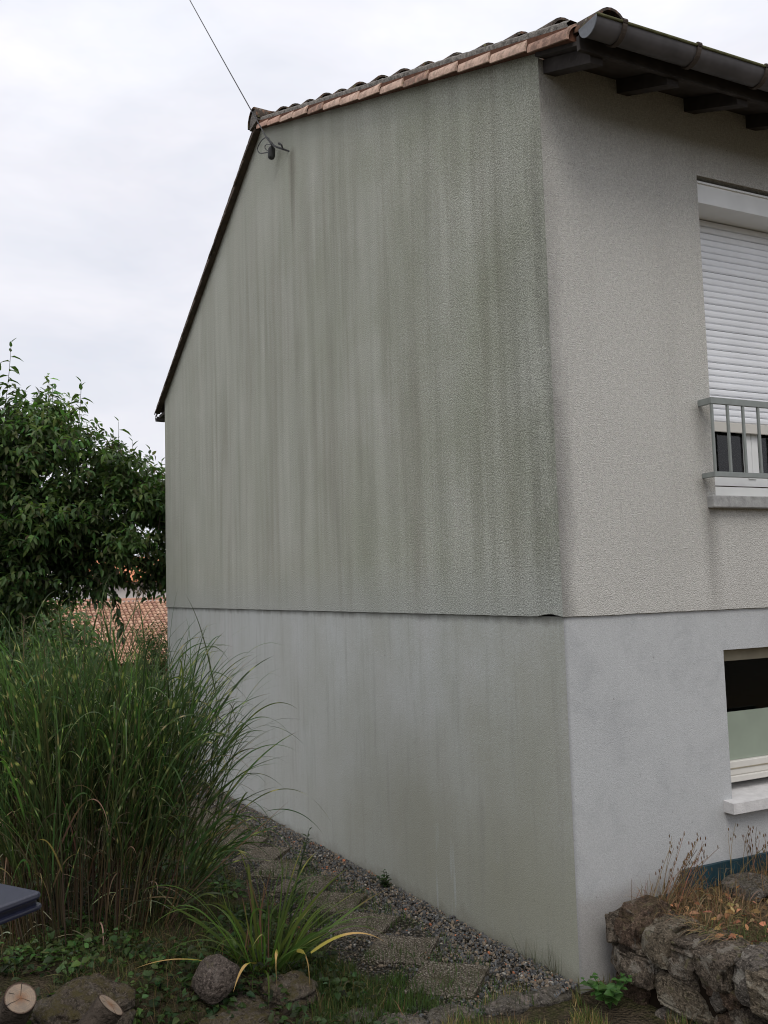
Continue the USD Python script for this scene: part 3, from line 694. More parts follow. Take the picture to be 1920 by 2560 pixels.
# ------------------------------------------------------------------ path: diamond-set slabs, gravel, border stones
pathx = thing("path", None, None, kind="structure")
S = 0.355
for k in range(12):
    cx, cy = -0.45 - 0.512 * k, -0.49 - 0.012 * (k % 3)
    n_ = 7; a = np.linspace(-S / 2, S / 2, n_); AA, BB = np.meshgrid(a, a, indexing="ij")
    ang = math.radians(45 + 4 * rng.normal()); ca, sa = math.cos(ang), math.sin(ang)
    edge = np.maximum(np.abs(AA), np.abs(BB)) / (S / 2)
    gz = ground_z(cx + 0 * AA, cy + 0 * AA)
    tx, ty = 0.02 * rng.normal() , 0.03 + 0.015 * rng.normal()
    Xs, Ys = cx + ca * AA - sa * BB, cy + sa * AA + ca * BB
    Zs = ground_z(cx, cy) + 0.018 + tx * (Xs - cx) + ty * (Ys - cy) + 0.008 * sstep(0.6, 1.0, edge) + 0.006 * (meshkit.noise(np.stack([Xs * 20, Ys * 20, 0 * Xs], -1), 3) - 0.5)
    i, j = np.meshgrid(np.arange(n_ - 1), np.arange(n_ - 1), indexing="ij")
    qq = np.stack([i * n_ + j, (i + 1) * n_ + j, (i + 1) * n_ + j + 1, i * n_ + j + 1], -1).reshape(-1, 4)
    Vt_ = np.stack([Xs, Ys, Zs], -1).reshape(-1, 3)
    ring = np.r_[np.arange(n_) * n_, (n_ - 1) * n_ + np.arange(1, n_), (np.arange(n_ - 2, -1, -1)) * n_ + n_ - 1, np.arange(n_ - 2, 0, -1)]
    low = Vt_[ring] - [0, 0, 0.07]; r0 = len(Vt_); k2 = np.arange(len(ring)); nx = (k2 + 1) % len(ring)
    sidef = np.c_[ring[k2], ring[nx], r0 + nx, r0 + k2]
    obj("slab", (np.vstack([Vt_, low]), np.vstack([qq, sidef[:, ::-1]])), "aggregate_slab", pathx)

gm = {}
for nm, colr in dict(pebble_grey=(0.105, 0.106, 0.105), pebble_dark=(0.058, 0.058, 0.058), pebble_brown=(0.15, 0.12, 0.09), pebble_pale=(0.30, 0.28, 0.245), pebble_brick=(0.33, 0.13, 0.07), pebble_tan=(0.19, 0.155, 0.115)).items():
    plain(nm, colr, 0.9, 0.15, 0.35, 40)
pi = UsdGeom.PointInstancer.Define(stage, "/World/gravel")
tag(pi, "loose dark grey gravel along the foot of the gable wall", "gravel", kind="stuff")
targets = []
for k, nm in enumerate(("pebble_grey", "pebble_dark", "pebble_brown", "pebble_pale", "pebble_brick", "pebble_tan")):
    m = trimesh.creation.icosphere(subdivisions=1); m.vertices *= 0.5 * (1 + 0.35 * (meshkit.noise(m.vertices * 1.7 + 9 * k, k)[:, None] - 0.5) * 2); m.vertices *= [1.0, 0.8, 0.6]
    targets.append(usdkit.mesh(stage, f"/World/gravel/{nm}", m, MAT[nm]).GetPath())
pi.CreatePrototypesRel().SetTargets(targets)


def gravel_points():
    out = []
    n = 60000
    x = -rng.random(n) ** 1.25 * 8.2 + 0.0; y = -rng.random(n) * 1.15
    edge = 0.30 + 0.10 * np.sin(x * 12.3) * np.sin(x * 5.1)
    band = -y < edge
    u_ = np.mod((x + 0.45) / 0.512 + 0.5, 1) - 0.5
    diamond = (np.abs(u_) * 0.512 + np.abs(y + 0.495)) < 0.245
    keep = band | (~diamond & (rng.random(n) < np.where(y > -0.62, 0.42, 0.14) * (y > -0.95))) | (diamond & (rng.random(n) < 0.6 * (meshkit.noise(np.stack([x * 9, y * 9, 0 * x], -1), 2) > 0.52)))
    keep &= ~(diamond & ~band & (rng.random(n) < 0.5))
    x, y = x[keep], y[keep]
    ok = (y < -0.008)
    return x[ok], y[ok]


x, y = gravel_points(); n = len(x)
size = rng.lognormal(np.log(0.0115), 0.40, n).clip(0.005, 0.034)
heap = 0.035 * sstep(-0.22, -0.02, y)
P = np.c_[x, y, ground_z(x, y) + heap + size * 0.05 + 0.006 * rng.random(n)]
an = rng.random(n) * 2 * np.pi; tilt = unit(n)
Q = np.c_[np.cos(an / 2), tilt * np.sin(an / 2)[:, None]]
pi.CreatePositionsAttr(Vt.Vec3fArray.FromNumpy(P.astype(np.float32)))
pi.CreateScalesAttr(Vt.Vec3fArray.FromNumpy(np.repeat(size[:, None], 3, 1).astype(np.float32)))
pi.CreateOrientationsAttr(Vt.QuathArray([Gf.Quath(*map(float, q_)) for q_ in Q]))
pi.CreateProtoIndicesAttr(Vt.IntArray.FromNumpy(rng.choice(6, n, p=[0.36, 0.26, 0.21, 0.03, 0.006, 0.134]).astype(np.int32)))

for (cx, cy, sx, sy, sz, rz, lab) in (
        (-0.045, -0.16, 0.17, 0.25, 0.11, 0.2, "flat grey border stone touching the foot of the house corner"),
        (-0.065, -0.40, 0.17, 0.25, 0.11, -0.1, "flat border stone second from the house corner, between the corner stone and the lichen one"),
        (-0.10, -0.66, 0.19, 0.24, 0.10, 0.15, "lichen-spotted flat border stone, third from the house corner"),
        (-0.14, -0.93, 0.20, 0.26, 0.10, 0.0, "whitish flat border stone at the end of the row, nearest the garden bed"),
        (-0.33, -1.02, 0.15, 0.22, 0.08, 0.5, "low brown border stone sunk between path slabs and garden bed")):
    m = rock((sx, sy, sz), int(100 - cy * 100), 3, 0.55, 0.07, 0.012, (0, 0, rz)); m.apply_translation([cx, cy, ground_z(cx, cy) - 0.012])
    tag(obj("border_stone", m, "border_stone", smooth=50), lab, "stone", "flat stones edging the path")

# ------------------------------------------------------------------ retaining wall of rough stones
sw = thing("stone_wall", "low dry-stone retaining wall of brown lichened stones meeting the house", "stone wall", (0.5, 0.25, -1.85))
STONES = [  # x0, x1, z0, z1, look, extra y
    (0.050, 0.125, -1.58, -1.445, "brown", 0.01), (0.075, 0.265, -1.575, -1.395, "grey", 0.0), (0.225, 0.43, -1.60, -1.42, "grey", 0.0), (0.40, 0.60, -1.645, -1.435, "brown", -0.012),
    (0.015, 0.345, -1.735, -1.565, "brown", 0.0), (0.03, 0.31, -1.885, -1.715, "brown", 0.01), (0.315, 0.63, -1.775, -1.605, "brown", 0.015),
    (0.585, 0.77, -1.565, -1.405, "brown", -0.01), (0.73, 0.90, -1.60, -1.40, "grey", 0.005), (0.60, 0.80, -1.64, -1.54, "dark", 0.02), (0.80, 1.12, -1.60, -1.43, "grey", -0.015), (0.32, 0.475, -1.90, -1.755, "grey", -0.03),
    (0.45, 0.76, -1.93, -1.76, "dark", 0.02), (0.605, 0.96, -1.79, -1.60, "dark", 0.035), (0.73, 1.12, -1.95, -1.77, "dark", 0.0),
    (0.93, 1.30, -1.78, -1.60, "brown", 0.01), (1.08, 1.45, -1.60, -1.41, "brown", 0.0), (1.08, 1.5, -1.93, -1.77, "brown", 0.0), (1.28, 1.66, -1.78, -1.59, "grey", 0.0), (1.42, 1.82, -1.6, -1.4, "brown", 0.0)]
for k, (x0, x1, z0, z1, look, ey) in enumerate(STONES):
    cx = (x0 + x1) / 2; dep = 0.30
    lift_ = 0.030 * max(0, 1 - x0 / 0.35)
    z0, z1, x0, x1 = z0 - 0.030 + lift_ * 0.5, z1 - 0.034 + lift_, x0 - 0.030, x1 - 0.026
    m = rock(((x1 - x0) * 0.99, dep, (z1 - z0) * 1.02), 300 + k, 4, 0.30, 0.045, 0.026, (0.06 * rng.normal(), 0.04 + 0.06 * rng.normal(), 0.10 + 0.08 * rng.normal()), 15, (0.74, 0.95))
    yf = 0.098 + 0.105 * cx + ey + 0.016 * rng.normal()
    m.apply_translation([cx, yf + dep / 2, (z0 + z1) / 2])
    obj("stone", m, "wall_stone_" + (look, look, "tan" if look != "dark" else "brown", "rust")[(k * 7) % 4], sw, smooth=20)
v = np.array([[x_, 0.165 + 0.105 * x_ + (0.16 if b else 0), z_] for x_ in (0.075, 1.9) for b in (0, 1) for z_ in (-2.0, -1.50)])
obj("earth_core", trimesh.convex.convex_hull(v), "heap_core", sw)
for k in range(22):   # small stones wedged in the joints
    x_ = 0.05 + 1.1 * rng.random(); z_ = -1.50 - 0.40 * rng.random(); q_ = rng.uniform(0.05, 0.11)
    m = rock((q_ * 1.3, 0.14, q_), 500 + k, 3, 0.5, 0.12, 0.014, (0.4 * rng.normal(), 0.4 * rng.normal(), 0.1)); m.apply_translation([x_, 0.200 + 0.105 * x_, z_])
    obj("wedge_stone", m, "wall_stone_" + ("brown", "dark", "grey")[k % 3], sw, smooth=30)
for k, (cx, cy, sx, sy, sz, look) in enumerate(((0.16, 0.36, 0.2, 0.16, 0.07, "dark"), (0.36, 0.37, 0.24, 0.14, 0.06, "grey"), (0.62, 0.40, 0.22, 0.17, 0.06, "dark"), (0.86, 0.42, 0.30, 0.2, 0.07, "dark"), (0.5, 0.46, 0.15, 0.12, 0.05, "brown"))):
    m = rock((sx, sy, sz), 400 + k, 3, 0.55, 0.10, 0.02, (0.05, 0.05, rng.random() * 3)); m.apply_translation([cx, cy, -1.495])
    obj("coping_stone", m, "wall_stone_" + look, sw, smooth=30)
m = rock((0.26, 0.24, 0.10), 420, 3, 0.6, 0.08, 0.01, (0.06, 0, 0.4)); m.apply_translation([0.16, 1.0, -1.455])
tag(obj("flat_stone", m, "border_stone", smooth=50), "pale flat stone lying in dry grass beside the blue strip", "stone")

# ------------------------------------------------------------------ stones and logs in the garden bed
m = rock((0.20, 0.215, 0.20), 21, 4, 0.80, 0.06, 0.006, (0.2, 0.35, 0.3)); m.apply_translation([-0.56, -1.665, -1.635])
tag(obj("round_stone", m, "granite", smooth=60), "rounded brown granite stone standing left of the strap-leaved plant", "stone")
m = rock((0.22, 0.30, 0.19), 33, 4, 0.65, 0.15, 0.024, (0, 0.2, 0.3)); m.apply_translation([-0.58, -1.315, -1.795])
tag(obj("half_hidden_stone", m, "mossy_stone", smooth=60), "dark stone half hidden under the strap leaves, right of the round stone", "stone")
m = rock((0.34, 0.46, 0.30), 45, 5, 0.55, 0.15, 0.030, (0.05, 0.1, 0.2)); m.apply_translation([-0.57, -2.27, -1.70])
tag(obj("boulder", m, "mossy_stone", smooth=60), "large moss-topped boulder lying between the two sawn logs", "boulder")
m = rock((0.36, 0.44, 0.12), 52, 4, 0.6, 0.14, 0.028, (0, 0.05, 0.6)); m.apply_translation([-0.44, -1.60, -1.79])
tag(obj("flat_slab_stone", m, "mossy_stone", smooth=60), "low moss-covered slab under the round granite stone", "stone")


def log(base, tip, r, label):
    t_ = thing("log", label, "log", base)
    base, tip = np.array(base), np.array(tip); ax = (tip - base) / np.linalg.norm(tip - base)
    L = np.linalg.norm(tip - base); n = 12
    m = tube([base + ax * L * s for s in np.linspace(0, 1, n)], r, 28, caps=False)
    v = m.vertices; cl_ = base + ((v - base) @ ax)[:, None] * ax; out = (v - cl_) / r
    lump = meshkit.fbm(v * 14, 4, 3) - 0.5
    endk = np.clip((L - (v - base) @ ax) / 0.02, 0, 1)
    m.vertices = v + out * (lump * 0.30 * r * (0.75 + 0.25 * endk))[:, None]
    obj("bark", m, "bark", t_, smooth=True)
    ringv = m.vertices[-28:]; c0 = ringv.mean(0)
    a = np.cross(ax, [0, 0, 1.0]); a /= np.linalg.norm(a); b = np.cross(ax, a)
    vs, cols, fs = [c0 + ax * 0.001], [[0, 0, 0]], []
    rings_ = 5
    for q_ in range(1, rings_ + 1):
        for w in range(28):
            d = (ringv[w] - c0) * q_ / rings_ * 0.985
            vs.append(c0 + d + ax * 0.001); cols.append([d @ a / r, d @ b / r, 0.3])
    for w in range(28):
        fs.append([0, 1 + w, 1 + (w + 1) % 28])
        for q_ in range(rings_ - 1):
            o, p_ = 1 + q_ * 28, 1 + (q_ + 1) * 28
            fs += [[o + w, p_ + w, p_ + (w + 1) % 28], [o + w, p_ + (w + 1) % 28, o + (w + 1) % 28]]
    face = obj("cut_face", (np.array(vs), np.array(fs)), "sawn_wood", t_, col=cols)
    cr = []
    for an_, l0, l_ in ((0.35, 0.03, 0.97), (2.5, 0.02, 0.6), (4.3, 0.12, 0.96), (5.3, 0.45, 0.8)):
        k_ = np.linspace(l0, l_, 7); wob = np.cumsum(rng.normal(size=7)) * 0.05
        pts = [c0 + ax * 0.0022 + (math.cos(an_ + w) * a + math.sin(an_ + w) * b) * r * q_ for q_, w in zip(k_, wob)]
        d = math.cos(an_) * a + math.sin(an_) * b; w_ = np.cross(ax, d); hw = 0.0004 + 0.0012 * k_
        vv = np.array([p + sgn * w_ * h for p, h in zip(pts, hw) for sgn in (-1, 1)]); q2 = np.arange(6) * 2
        cr.append(trimesh.Trimesh(vv, np.vstack([np.c_[q2, q2 + 1, q2 + 3], np.c_[q2, q2 + 3, q2 + 2]]), process=False))
    obj("crack", cat_(cr), "interior", face)


log((-0.60, -2.612, -1.726), (-0.38, -2.53, -1.465), 0.066, "sawn log with its whole round cut face showing, at the far left")
log((-0.289, -2.415, -1.781), (-0.255, -2.191, -1.515), 0.064, "sawn log with dark bark and a narrow cut face, right of the boulder")

# ------------------------------------------------------------------ blue plastic table, one corner in view
ctr = np.array([0.641, -2.53]); e1 = np.array([-0.819, -0.574]); e2 = np.array([0.574, -0.819]); TS = 0.60; ZT = -0.752
tb = thing("garden_table", "dark blue moulded plastic table top with one rounded corner in view", "table", (*(ctr + (e1 + e2) * TS / 2), ground_z(0.6, -2.8).item()))


def tabletop(grow, z0, z1, bev):
    sq = sg.Polygon([(0, 0), (TS, 0), (TS, TS), (0, TS)]).buffer(-0.03).buffer(0.03 + grow, quad_segs=5)
    pts = []
    for zz, gsh in ((z0, -bev * 0.3), (z0 + bev * 0.5, 0), (z1 - bev, 0), (z1 - bev * 0.3, -bev * 0.3), (z1, -bev)):
        p = np.array(sq.buffer(gsh, quad_segs=5).exterior.coords)[:-1]
        pts.append(np.c_[ctr[0] + p[:, 0] * e1[0] + p[:, 1] * e2[0], ctr[1] + p[:, 0] * e1[1] + p[:, 1] * e2[1], np.full(len(p), zz)])
    return trimesh.convex.convex_hull(np.vstack(pts))


top = obj("table_top", tabletop(0.0, ZT - 0.018, ZT, 0.010), "blue_plastic", tb, smooth=35)
obj("apron", tabletop(-0.012, ZT - 0.036, ZT - 0.0185, 0.004), "blue_plastic", tb, smooth=35)
obj("lower_lip", tabletop(0.003, ZT - 0.050, ZT - 0.0365, 0.006), "blue_plastic", tb, smooth=35)
th = np.linspace(0, 2 * np.pi, 60); cc = ctr + (e1 + e2) * TS / 2
obj("seam", tube([[cc[0] + 0.262 * math.cos(a), cc[1] + 0.262 * math.sin(a), ZT + 0.0004] for a in th], 0.0022, 6, False), "interior", top)
for a in (0.16, TS - 0.16):
    for b in (0.16, TS - 0.16):
        q_ = ctr + e1 * a + e2 * b; g0 = ground_z(q_[0], q_[1]).item() - 0.03
        obj("leg", tube([[q_[0], q_[1], g0], [q_[0], q_[1], ZT - 0.06]], 0.022, 12), "blue_plastic", tb, smooth=40)


# ------------------------------------------------------------------ plants
def blades_parts(parent, name, stuff, C, Wd, col, mat, limit, roll=0.5):
    """The blades that show largest become parts of their own; the rest are one part."""
    n = len(C); cen = C.mean(1) - CAM
    depth = cen @ D_
    order = np.argsort(-(np.linalg.norm(C[:, -1] - C[:, 0], axis=1) * Wd.max(1) / np.maximum(depth, 0.3) ** 2))
    big, rest = order[:limit], order[limit:]
    for k in big:
        v, f, c = ribbons(C[k:k + 1], Wd[k:k + 1], col[k:k + 1], roll)
        obj(name, (v, f), mat, parent, col=c)
    if len(rest):
        v, f, c = ribbons(C[rest], Wd[rest], col[rest], roll)
        tag(obj(stuff, (v, f), mat, parent, col=c), kind="stuff")


def taper(n, k, w, a=0.35, b=1.0):
    s = np.linspace(0, 1, k)[None]
    prof = np.minimum(1, (s + 0.02) / 0.12 * 0.5 + 0.5) * (1 - s ** 2.2) + 0.02
    return w[:, None] * prof


# zebra grass
BX, BY = -1.84, -2.10
zg = thing("zebra_grass", "tall clump of zebra-striped ornamental grass with dry stalks against the gable", "ornamental grass", (BX, BY, ground_z(BX, BY).item()))
NS = 420
r_ = np.sqrt(rng.random(NS)); a_ = rng.random(NS) * 2 * np.pi
off = np.c_[0.42 * r_ * np.cos(a_), 0.50 * r_ * np.sin(a_)]
sb = np.c_[BX + off[:, 0], BY + off[:, 1], ground_z(BX + off[:, 0], BY + off[:, 1]) - 0.02]
out = np.c_[np.cos(a_), np.sin(a_), 0 * a_]
tilt = 0.03 + 0.25 * r_ ** 1.6 + 0.06 * rng.normal(size=NS)
lean = np.arange(NS) < 9   # a few stems flopped over towards the wall
a_ = np.where(lean, 1.15 + 0.35 * rng.normal(size=NS), a_); tilt = np.where(lean, rng.uniform(0.35, 0.62, NS), tilt)
sb[lean] = np.c_[BX + 0.20 + 0.15 * rng.random(9), BY + 0.35 + 0.15 * rng.random(9), ground_z(BX, BY) + np.zeros(9)]
out = np.c_[np.cos(a_), np.sin(a_), 0 * a_]
sd = out * np.sin(tilt)[:, None] + np.array([0, 0, 1.0]) * np.cos(tilt)[:, None] + 0.05 * rng.normal(size=(NS, 3))
sL = np.where(np.arange(NS) < 9, rng.uniform(0.55, 0.85, NS), rng.uniform(1.10, 1.60, NS)) * (1 - 0.12 * r_)
SC = arcs(sb, sd, sL, 0.25 * tilt + 0.04, 12)
scol = np.where(np.linspace(0, 1, 12)[None, :, None] < 0.45, vary((0.085, 0.062, 0.035), NS, 0.3)[:, None], vary((0.055, 0.07, 0.024), NS, 0.25)[:, None])
sw_ = np.repeat(rng.uniform(0.0055, 0.009, NS)[:, None], 12, 1)
order = np.argsort(((SC.mean(1) - CAM) @ D_))
for k in order[:80]:
    obj("stem", tube(SC[k], sw_[k] / 2, 5), "dry_plant", zg, col=np.vstack([np.repeat(scol[k], 5, 0), scol[k][[0, -1]]]))
v, f, c = ribbons(SC[order[80:]], sw_[order[80:]], scol[order[80:]])
tag(obj("stems", (v, f), "dry_plant", zg, col=c), kind="stuff")
# leaves leave the stems in turn
per = 7; NL = NS * per
si = np.repeat(np.arange(NS), per)
hh = np.tile(np.linspace(0.30, 0.99, per), NS) + 0.06 * rng.normal(size=NL)
ki = np.clip(hh, 0.05, 0.999) * 11; k0 = ki.astype(int); fr_ = (ki - k0)[:, None]
lp = SC[si, k0] * (1 - fr_) + SC[si, np.minimum(k0 + 1, 11)] * fr_
td = SC[si, np.minimum(k0 + 1, 11)] - SC[si, k0]; td /= np.linalg.norm(td, axis=1, keepdims=True)
az = a_[si] + 0.9 * rng.normal(size=NL) + np.where(rng.random(NL) < 0.25, np.pi, 0)
az_d = np.c_[np.cos(az), np.sin(az), 0 * az]
ld = td + az_d * rng.uniform(0.15, 0.48, NL)[:, None]; ld /= np.linalg.norm(ld, axis=1, keepdims=True)
lL = rng.uniform(0.42, 0.85, NL) * np.where(hh > 0.8, 0.8, 1.0)
K = 30
LC = arcs(lp, ld, lL, rng.gamma(2.2, 0.42, NL) + 0.15, K, 0.15)
lw = taper(NL, K, rng.uniform(0.008, 0.0155, NL))
gcol = vary((0.048, 0.082, 0.027), NL, 0.30)
s = np.linspace(0, 1, K)[None]
dist = s * lL[:, None]
ph = rng.random(NL)[:, None]; per_ = rng.uniform(0.10, 0.20, NL)[:, None]
band = (np.mod(dist / per_ + ph, 1) < 0.20) & (rng.random(NL)[:, None] < 0.5) & (s > 0.08) & (s < 0.92)
ycol = vary((0.27, 0.28, 0.115), NL, 0.25)
lc = np.where(band[..., None], ycol[:, None], gcol[:, None])
dryl = (hh < 0.48) & (rng.random(NL) < 0.5)
dcol = vary((0.17, 0.125, 0.075), NL, 0.3)
lc = np.where(dryl[:, None, None], dcol[:, None] * (0.7 + 0.6 * s[..., None]), lc)
tipdry = (s > 0.9)[..., None] & (rng.random(NL) < 0.3)[:, None, None]
lc = np.where(tipdry, dcol[:, None], lc)
lw = np.where(dryl[:, None], lw * 0.6, lw)
# keep blades from cutting into the house
LC[..., 1] = np.minimum(LC[..., 1], -0.03)
blades_parts(zg, "blade", "blades", LC, lw, lc, "foliage", 300)
# curled dry leaves low down
n = 260
k_ = rng.integers(0, NS, n); kk = rng.integers(1, 7, n)
p0 = SC[k_, kk]; az = rng.random(n) * 2 * np.pi
d0 = np.c_[np.cos(az) * 0.8, np.sin(az) * 0.8, rng.uniform(0.0, 0.9, n)]; d0 /= np.linalg.norm(d0, axis=1, keepdims=True)
DC = arcs(p0, d0, rng.uniform(0.12, 0.38, n), rng.uniform(0.8, 2.6, n), 12, 0.5)
v, f, c = ribbons(DC, taper(n, 12, rng.uniform(0.004, 0.009, n)), np.repeat(vary((0.27, 0.215, 0.14), n, 0.3)[:, None], 12, 1), 0.8)
tag(obj("dry_leaves", (v, f), "dry_plant", zg, col=c), kind="stuff")
# seed plumes
for k, (px, py, pz, lean) in enumerate(((-2.05, -2.42, -0.02, 0.1), (-1.95, -2.22, 0.02, 0.0), (-2.00, -2.08, 0.03, 0.15), (-1.9, -1.98, 0.02, -0.1), (-2.05, -1.78, 0.17, 0.5), (-2.1, -2.30, -0.06, 0.1), (-2.2, -2.55, -0.03, -0.1))):
    ax = np.array([[px, py, pz - 0.30], [px + 0.005, py + 0.01, pz - 0.12], [px + 0.01, py + lean * 0.06, pz], [px + 0.01, py + lean * 0.16, pz + (0.02 if lean > 0.3 else 0.07)]])
    n = 30; tt = rng.random(n); idx = tt * 2; i0 = 1 + np.minimum(idx.astype(int), 1); fr2 = (idx - (i0 - 1))[:, None]
    p0 = ax[i0] * (1 - fr2) + ax[i0 + 1] * fr2
    d0 = np.c_[0.5 * rng.normal(size=n), 0.5 * rng.normal(size=n), rng.uniform(0.6, 1.2, n)]; d0 /= np.linalg.norm(d0, axis=1, keepdims=True)
    C = arcs(p0, d0, rng.uniform(0.03, 0.075, n), rng.uniform(0.5, 1.6, n), 5)
    v, f, c = ribbons(C, np.full((n, 5), 0.003), np.repeat(vary((0.17, 0.13, 0.08), n, 0.2)[:, None], 5, 1))
    st = tube(ax[:3], 0.003, 5)
    v2 = np.vstack([v, st.vertices]); f2 = np.vstack([f, st.faces + len(v)]); c2 = np.vstack([c, np.repeat([[0.12, 0.09, 0.05]], len(st.vertices), 0)])
    obj("seed_plume", (v2, f2), "dry_plant", zg, col=c2)

# strap-leaved plant (day lily)
DX, DY = -0.80, -1.36
dl = thing("strap_leaved_plant", "clump of arching strap leaves with yellowing tips behind the round stone", "plant", (DX, DY, ground_z(DX, DY).item()))
n = 95; a_ = rng.random(n) * 2 * np.pi; rr = 0.09 * np.sqrt(rng.random(n))
p0 = np.c_[DX + rr * np.cos(a_), DY + 1.5 * rr * np.sin(a_), ground_z(DX, DY) + 0 * a_]
tl = rng.uniform(0.15, 1.20, n)
d0 = np.c_[np.cos(a_) * np.sin(tl), np.sin(a_) * np.sin(tl), np.cos(tl)]
C = arcs(p0, d0, rng.uniform(0.38, 0.80, n), rng.uniform(0.45, 1.7, n), 16, 0.25)
s = np.linspace(0, 1, 16)[None, :, None]
cg = vary((0.066, 0.105, 0.022), n, 0.22)[:, None] * np.ones((1, 16, 1))
yt = (rng.random(n) < 0.2)[:, None, None] & (s > 0.72)
cg = np.where(yt, vary((0.20, 0.19, 0.05), n, 0.2)[:, None], cg)
blades_parts(dl, "strap_leaf", "strap_leaves", C, taper(n, 16, rng.uniform(0.013, 0.021, n)), cg, "foliage", 95, 0.3)
for (p, d, L_, dr) in (((-0.56, -1.47, -1.60), (0.35, -0.30, 0.25), 0.30, 1.8), ((-0.52, -1.37, -1.56), (0.5, -0.22, 0.35), 0.34, 1.9), ((-0.46, -1.30, -1.54), (0.4, 0.02, 0.15), 0.26, 2.2), ((-0.43, -1.24, -1.55), (0.28, 0.42, 0.35), 0.42, 1.5), ((-0.48, -1.22, -1.56), (0.22, 0.5, 0.35), 0.40, 1.3), ((-0.70, -1.62, -1.62), (-0.1, -0.8, 0.3), 0.40, 0.9)):
    d = np.array([d]); d = d / np.linalg.norm(d)
    C1 = arcs(np.array([p]), d, np.array([L_]), np.array([dr]), 14, 0.25)
    cc_ = np.where(np.linspace(0, 1, 14)[None, :, None] < 0.4, np.array([0.28, 0.24, 0.05]), np.array([0.40, 0.26, 0.10]))
    v, f, c = ribbons(C1, taper(1, 14, np.array([0.017])), cc_, 0.3)
    tag(obj("withered_leaf", (v, f), "dry_plant", dl, col=c), "yellow-brown withered strap leaf")


for k in range(6):   # bare flower stalks
    b_ = np.array([DX + 0.07 * rng.normal(), DY + 0.10 * rng.normal(), ground_z(DX, DY).item()]); h_ = rng.uniform(0.35, 0.62)
    m = tube([b_, b_ + [0.01 * rng.normal(), 0.03 * rng.normal(), h_ * 0.6], b_ + [0.02 * rng.normal(), 0.06 * rng.normal(), h_]], [0.004, 0.0035, 0.002], 5)
    obj("flower_stalk", m, "dry_plant", dl, col=np.repeat(vary((0.11, 0.06, 0.035), 1, 0.2), len(m.vertices), 0))


def leafy_stem(name, label, cat, base, height, n, L_, Wd, colr, lean=(0, 0), up_=0.4, start=0.2, nst=1, spread_=0.0):
    t_ = thing(name, label, cat, base)
    base = np.array(base)
    for q_ in range(nst):
        a0 = rng.random() * 6.28; ln = np.array([lean[0] + spread_ * math.cos(a0), lean[1] + spread_ * math.sin(a0)])
        hgt = height * rng.uniform(0.75, 1.0)
        s_ = np.linspace(0, 1, 10); cl_ = base + np.c_[ln[0] * s_ ** 1.4 * hgt, ln[1] * s_ ** 1.4 * hgt, s_ * hgt]
        st = tube(cl_, np.linspace(0.0045, 0.0018, 10), 5)
        obj("stem", st, "dry_plant", t_, col=np.repeat(np.array([colr]) * 0.8, len(st.vertices), 0))
        hs = np.linspace(start, 1.0, n) ; p = np.array([np.interp(hs, s_, cl_[:, k]) for k in range(3)]).T
        a = np.arange(n) * 2.4 + rng.random() * 6
        d = np.c_[np.cos(a), np.sin(a), np.full(n, up_) + 0.2 * rng.normal(size=n)]
        nr = np.c_[-np.cos(a) * 0.4, -np.sin(a) * 0.4, np.ones(n)] + 0.25 * rng.normal(size=(n, 3))
        LL = L_ * rng.uniform(0.7, 1.15, n) * np.interp(hs, [start, 0.6, 1], [1, 1, 0.55])
        col = vary(colr, n, 0.2)
        for k in range(n):
            v, f, c = leaves(p[k:k + 1], d[k:k + 1], nr[k:k + 1], LL[k:k + 1], LL[k:k + 1] * Wd, col[k:k + 1])
            obj("leaf", (v, f), "foliage", t_, col=c)
    return t_


leafy_stem("tall_weed", "tall dark leafy weed standing by the path slabs before the wall", "weed", (-1.62, -0.93, ground_z(-1.62, -0.93).item()), 0.62, 26, 0.085, 0.28, (0.035, 0.058, 0.022), (0.05, 0.12), 0.55, 0.15, 2, 0.12)
leafy_stem("wall_weed", "small dark green weed growing in gravel against the gable wall", "weed", (-2.06, -0.06, ground_z(-2.06, -0.06).item() + 0.02), 0.12, 12, 0.05, 0.55, (0.03, 0.05, 0.018), (0, -0.2), 0.5, 0.1, 4, 0.6)
leafy_stem("round_leaved_plant", "bright green round-leaved plant at the foot of the stone wall", "plant", (0.20, 0.02, ground_z(0.2, 0.02).item()), 0.16, 11, 0.058, 0.85, (0.055, 0.125, 0.03), (0.0, -0.15), 0.35, 0.3, 6, 0.75)
leafy_stem("rosette_plant", "dark blue-green rosette of pointed leaves at the bottom edge, before the mossy slab", "plant", (-0.14, -1.80, ground_z(-0.14, -1.8).item()), 0.07, 15, 0.17, 0.24, (0.028, 0.046, 0.028), (0, 0), 0.75, 0.05, 1, 0)
leafy_stem("bed_weed", "pale green broad-leaved weed between boulder and rosette", "weed", (-0.34, -2.02, ground_z(-0.34, -2.02).item()), 0.12, 10, 0.05, 0.9, (0.08, 0.15, 0.04), (0, 0), 0.3, 0.3, 4, 0.5)

# yellow fallen leaf by the wall
v, f, c = leaves(np.array([[0.46, -0.10, ground_z(0.46, -0.1) + 0.02]]), np.array([[0.6, 0.25, 0.12]]), np.array([[0.1, -0.2, 1.0]]), np.array([0.10]), np.array([0.035]), np.array([[0.42, 0.27, 0.06]]))
tag(obj("fallen_leaf", (v, f), "dry_plant", col=c), "single yellow fallen leaf on grass below the stone wall", "leaf")


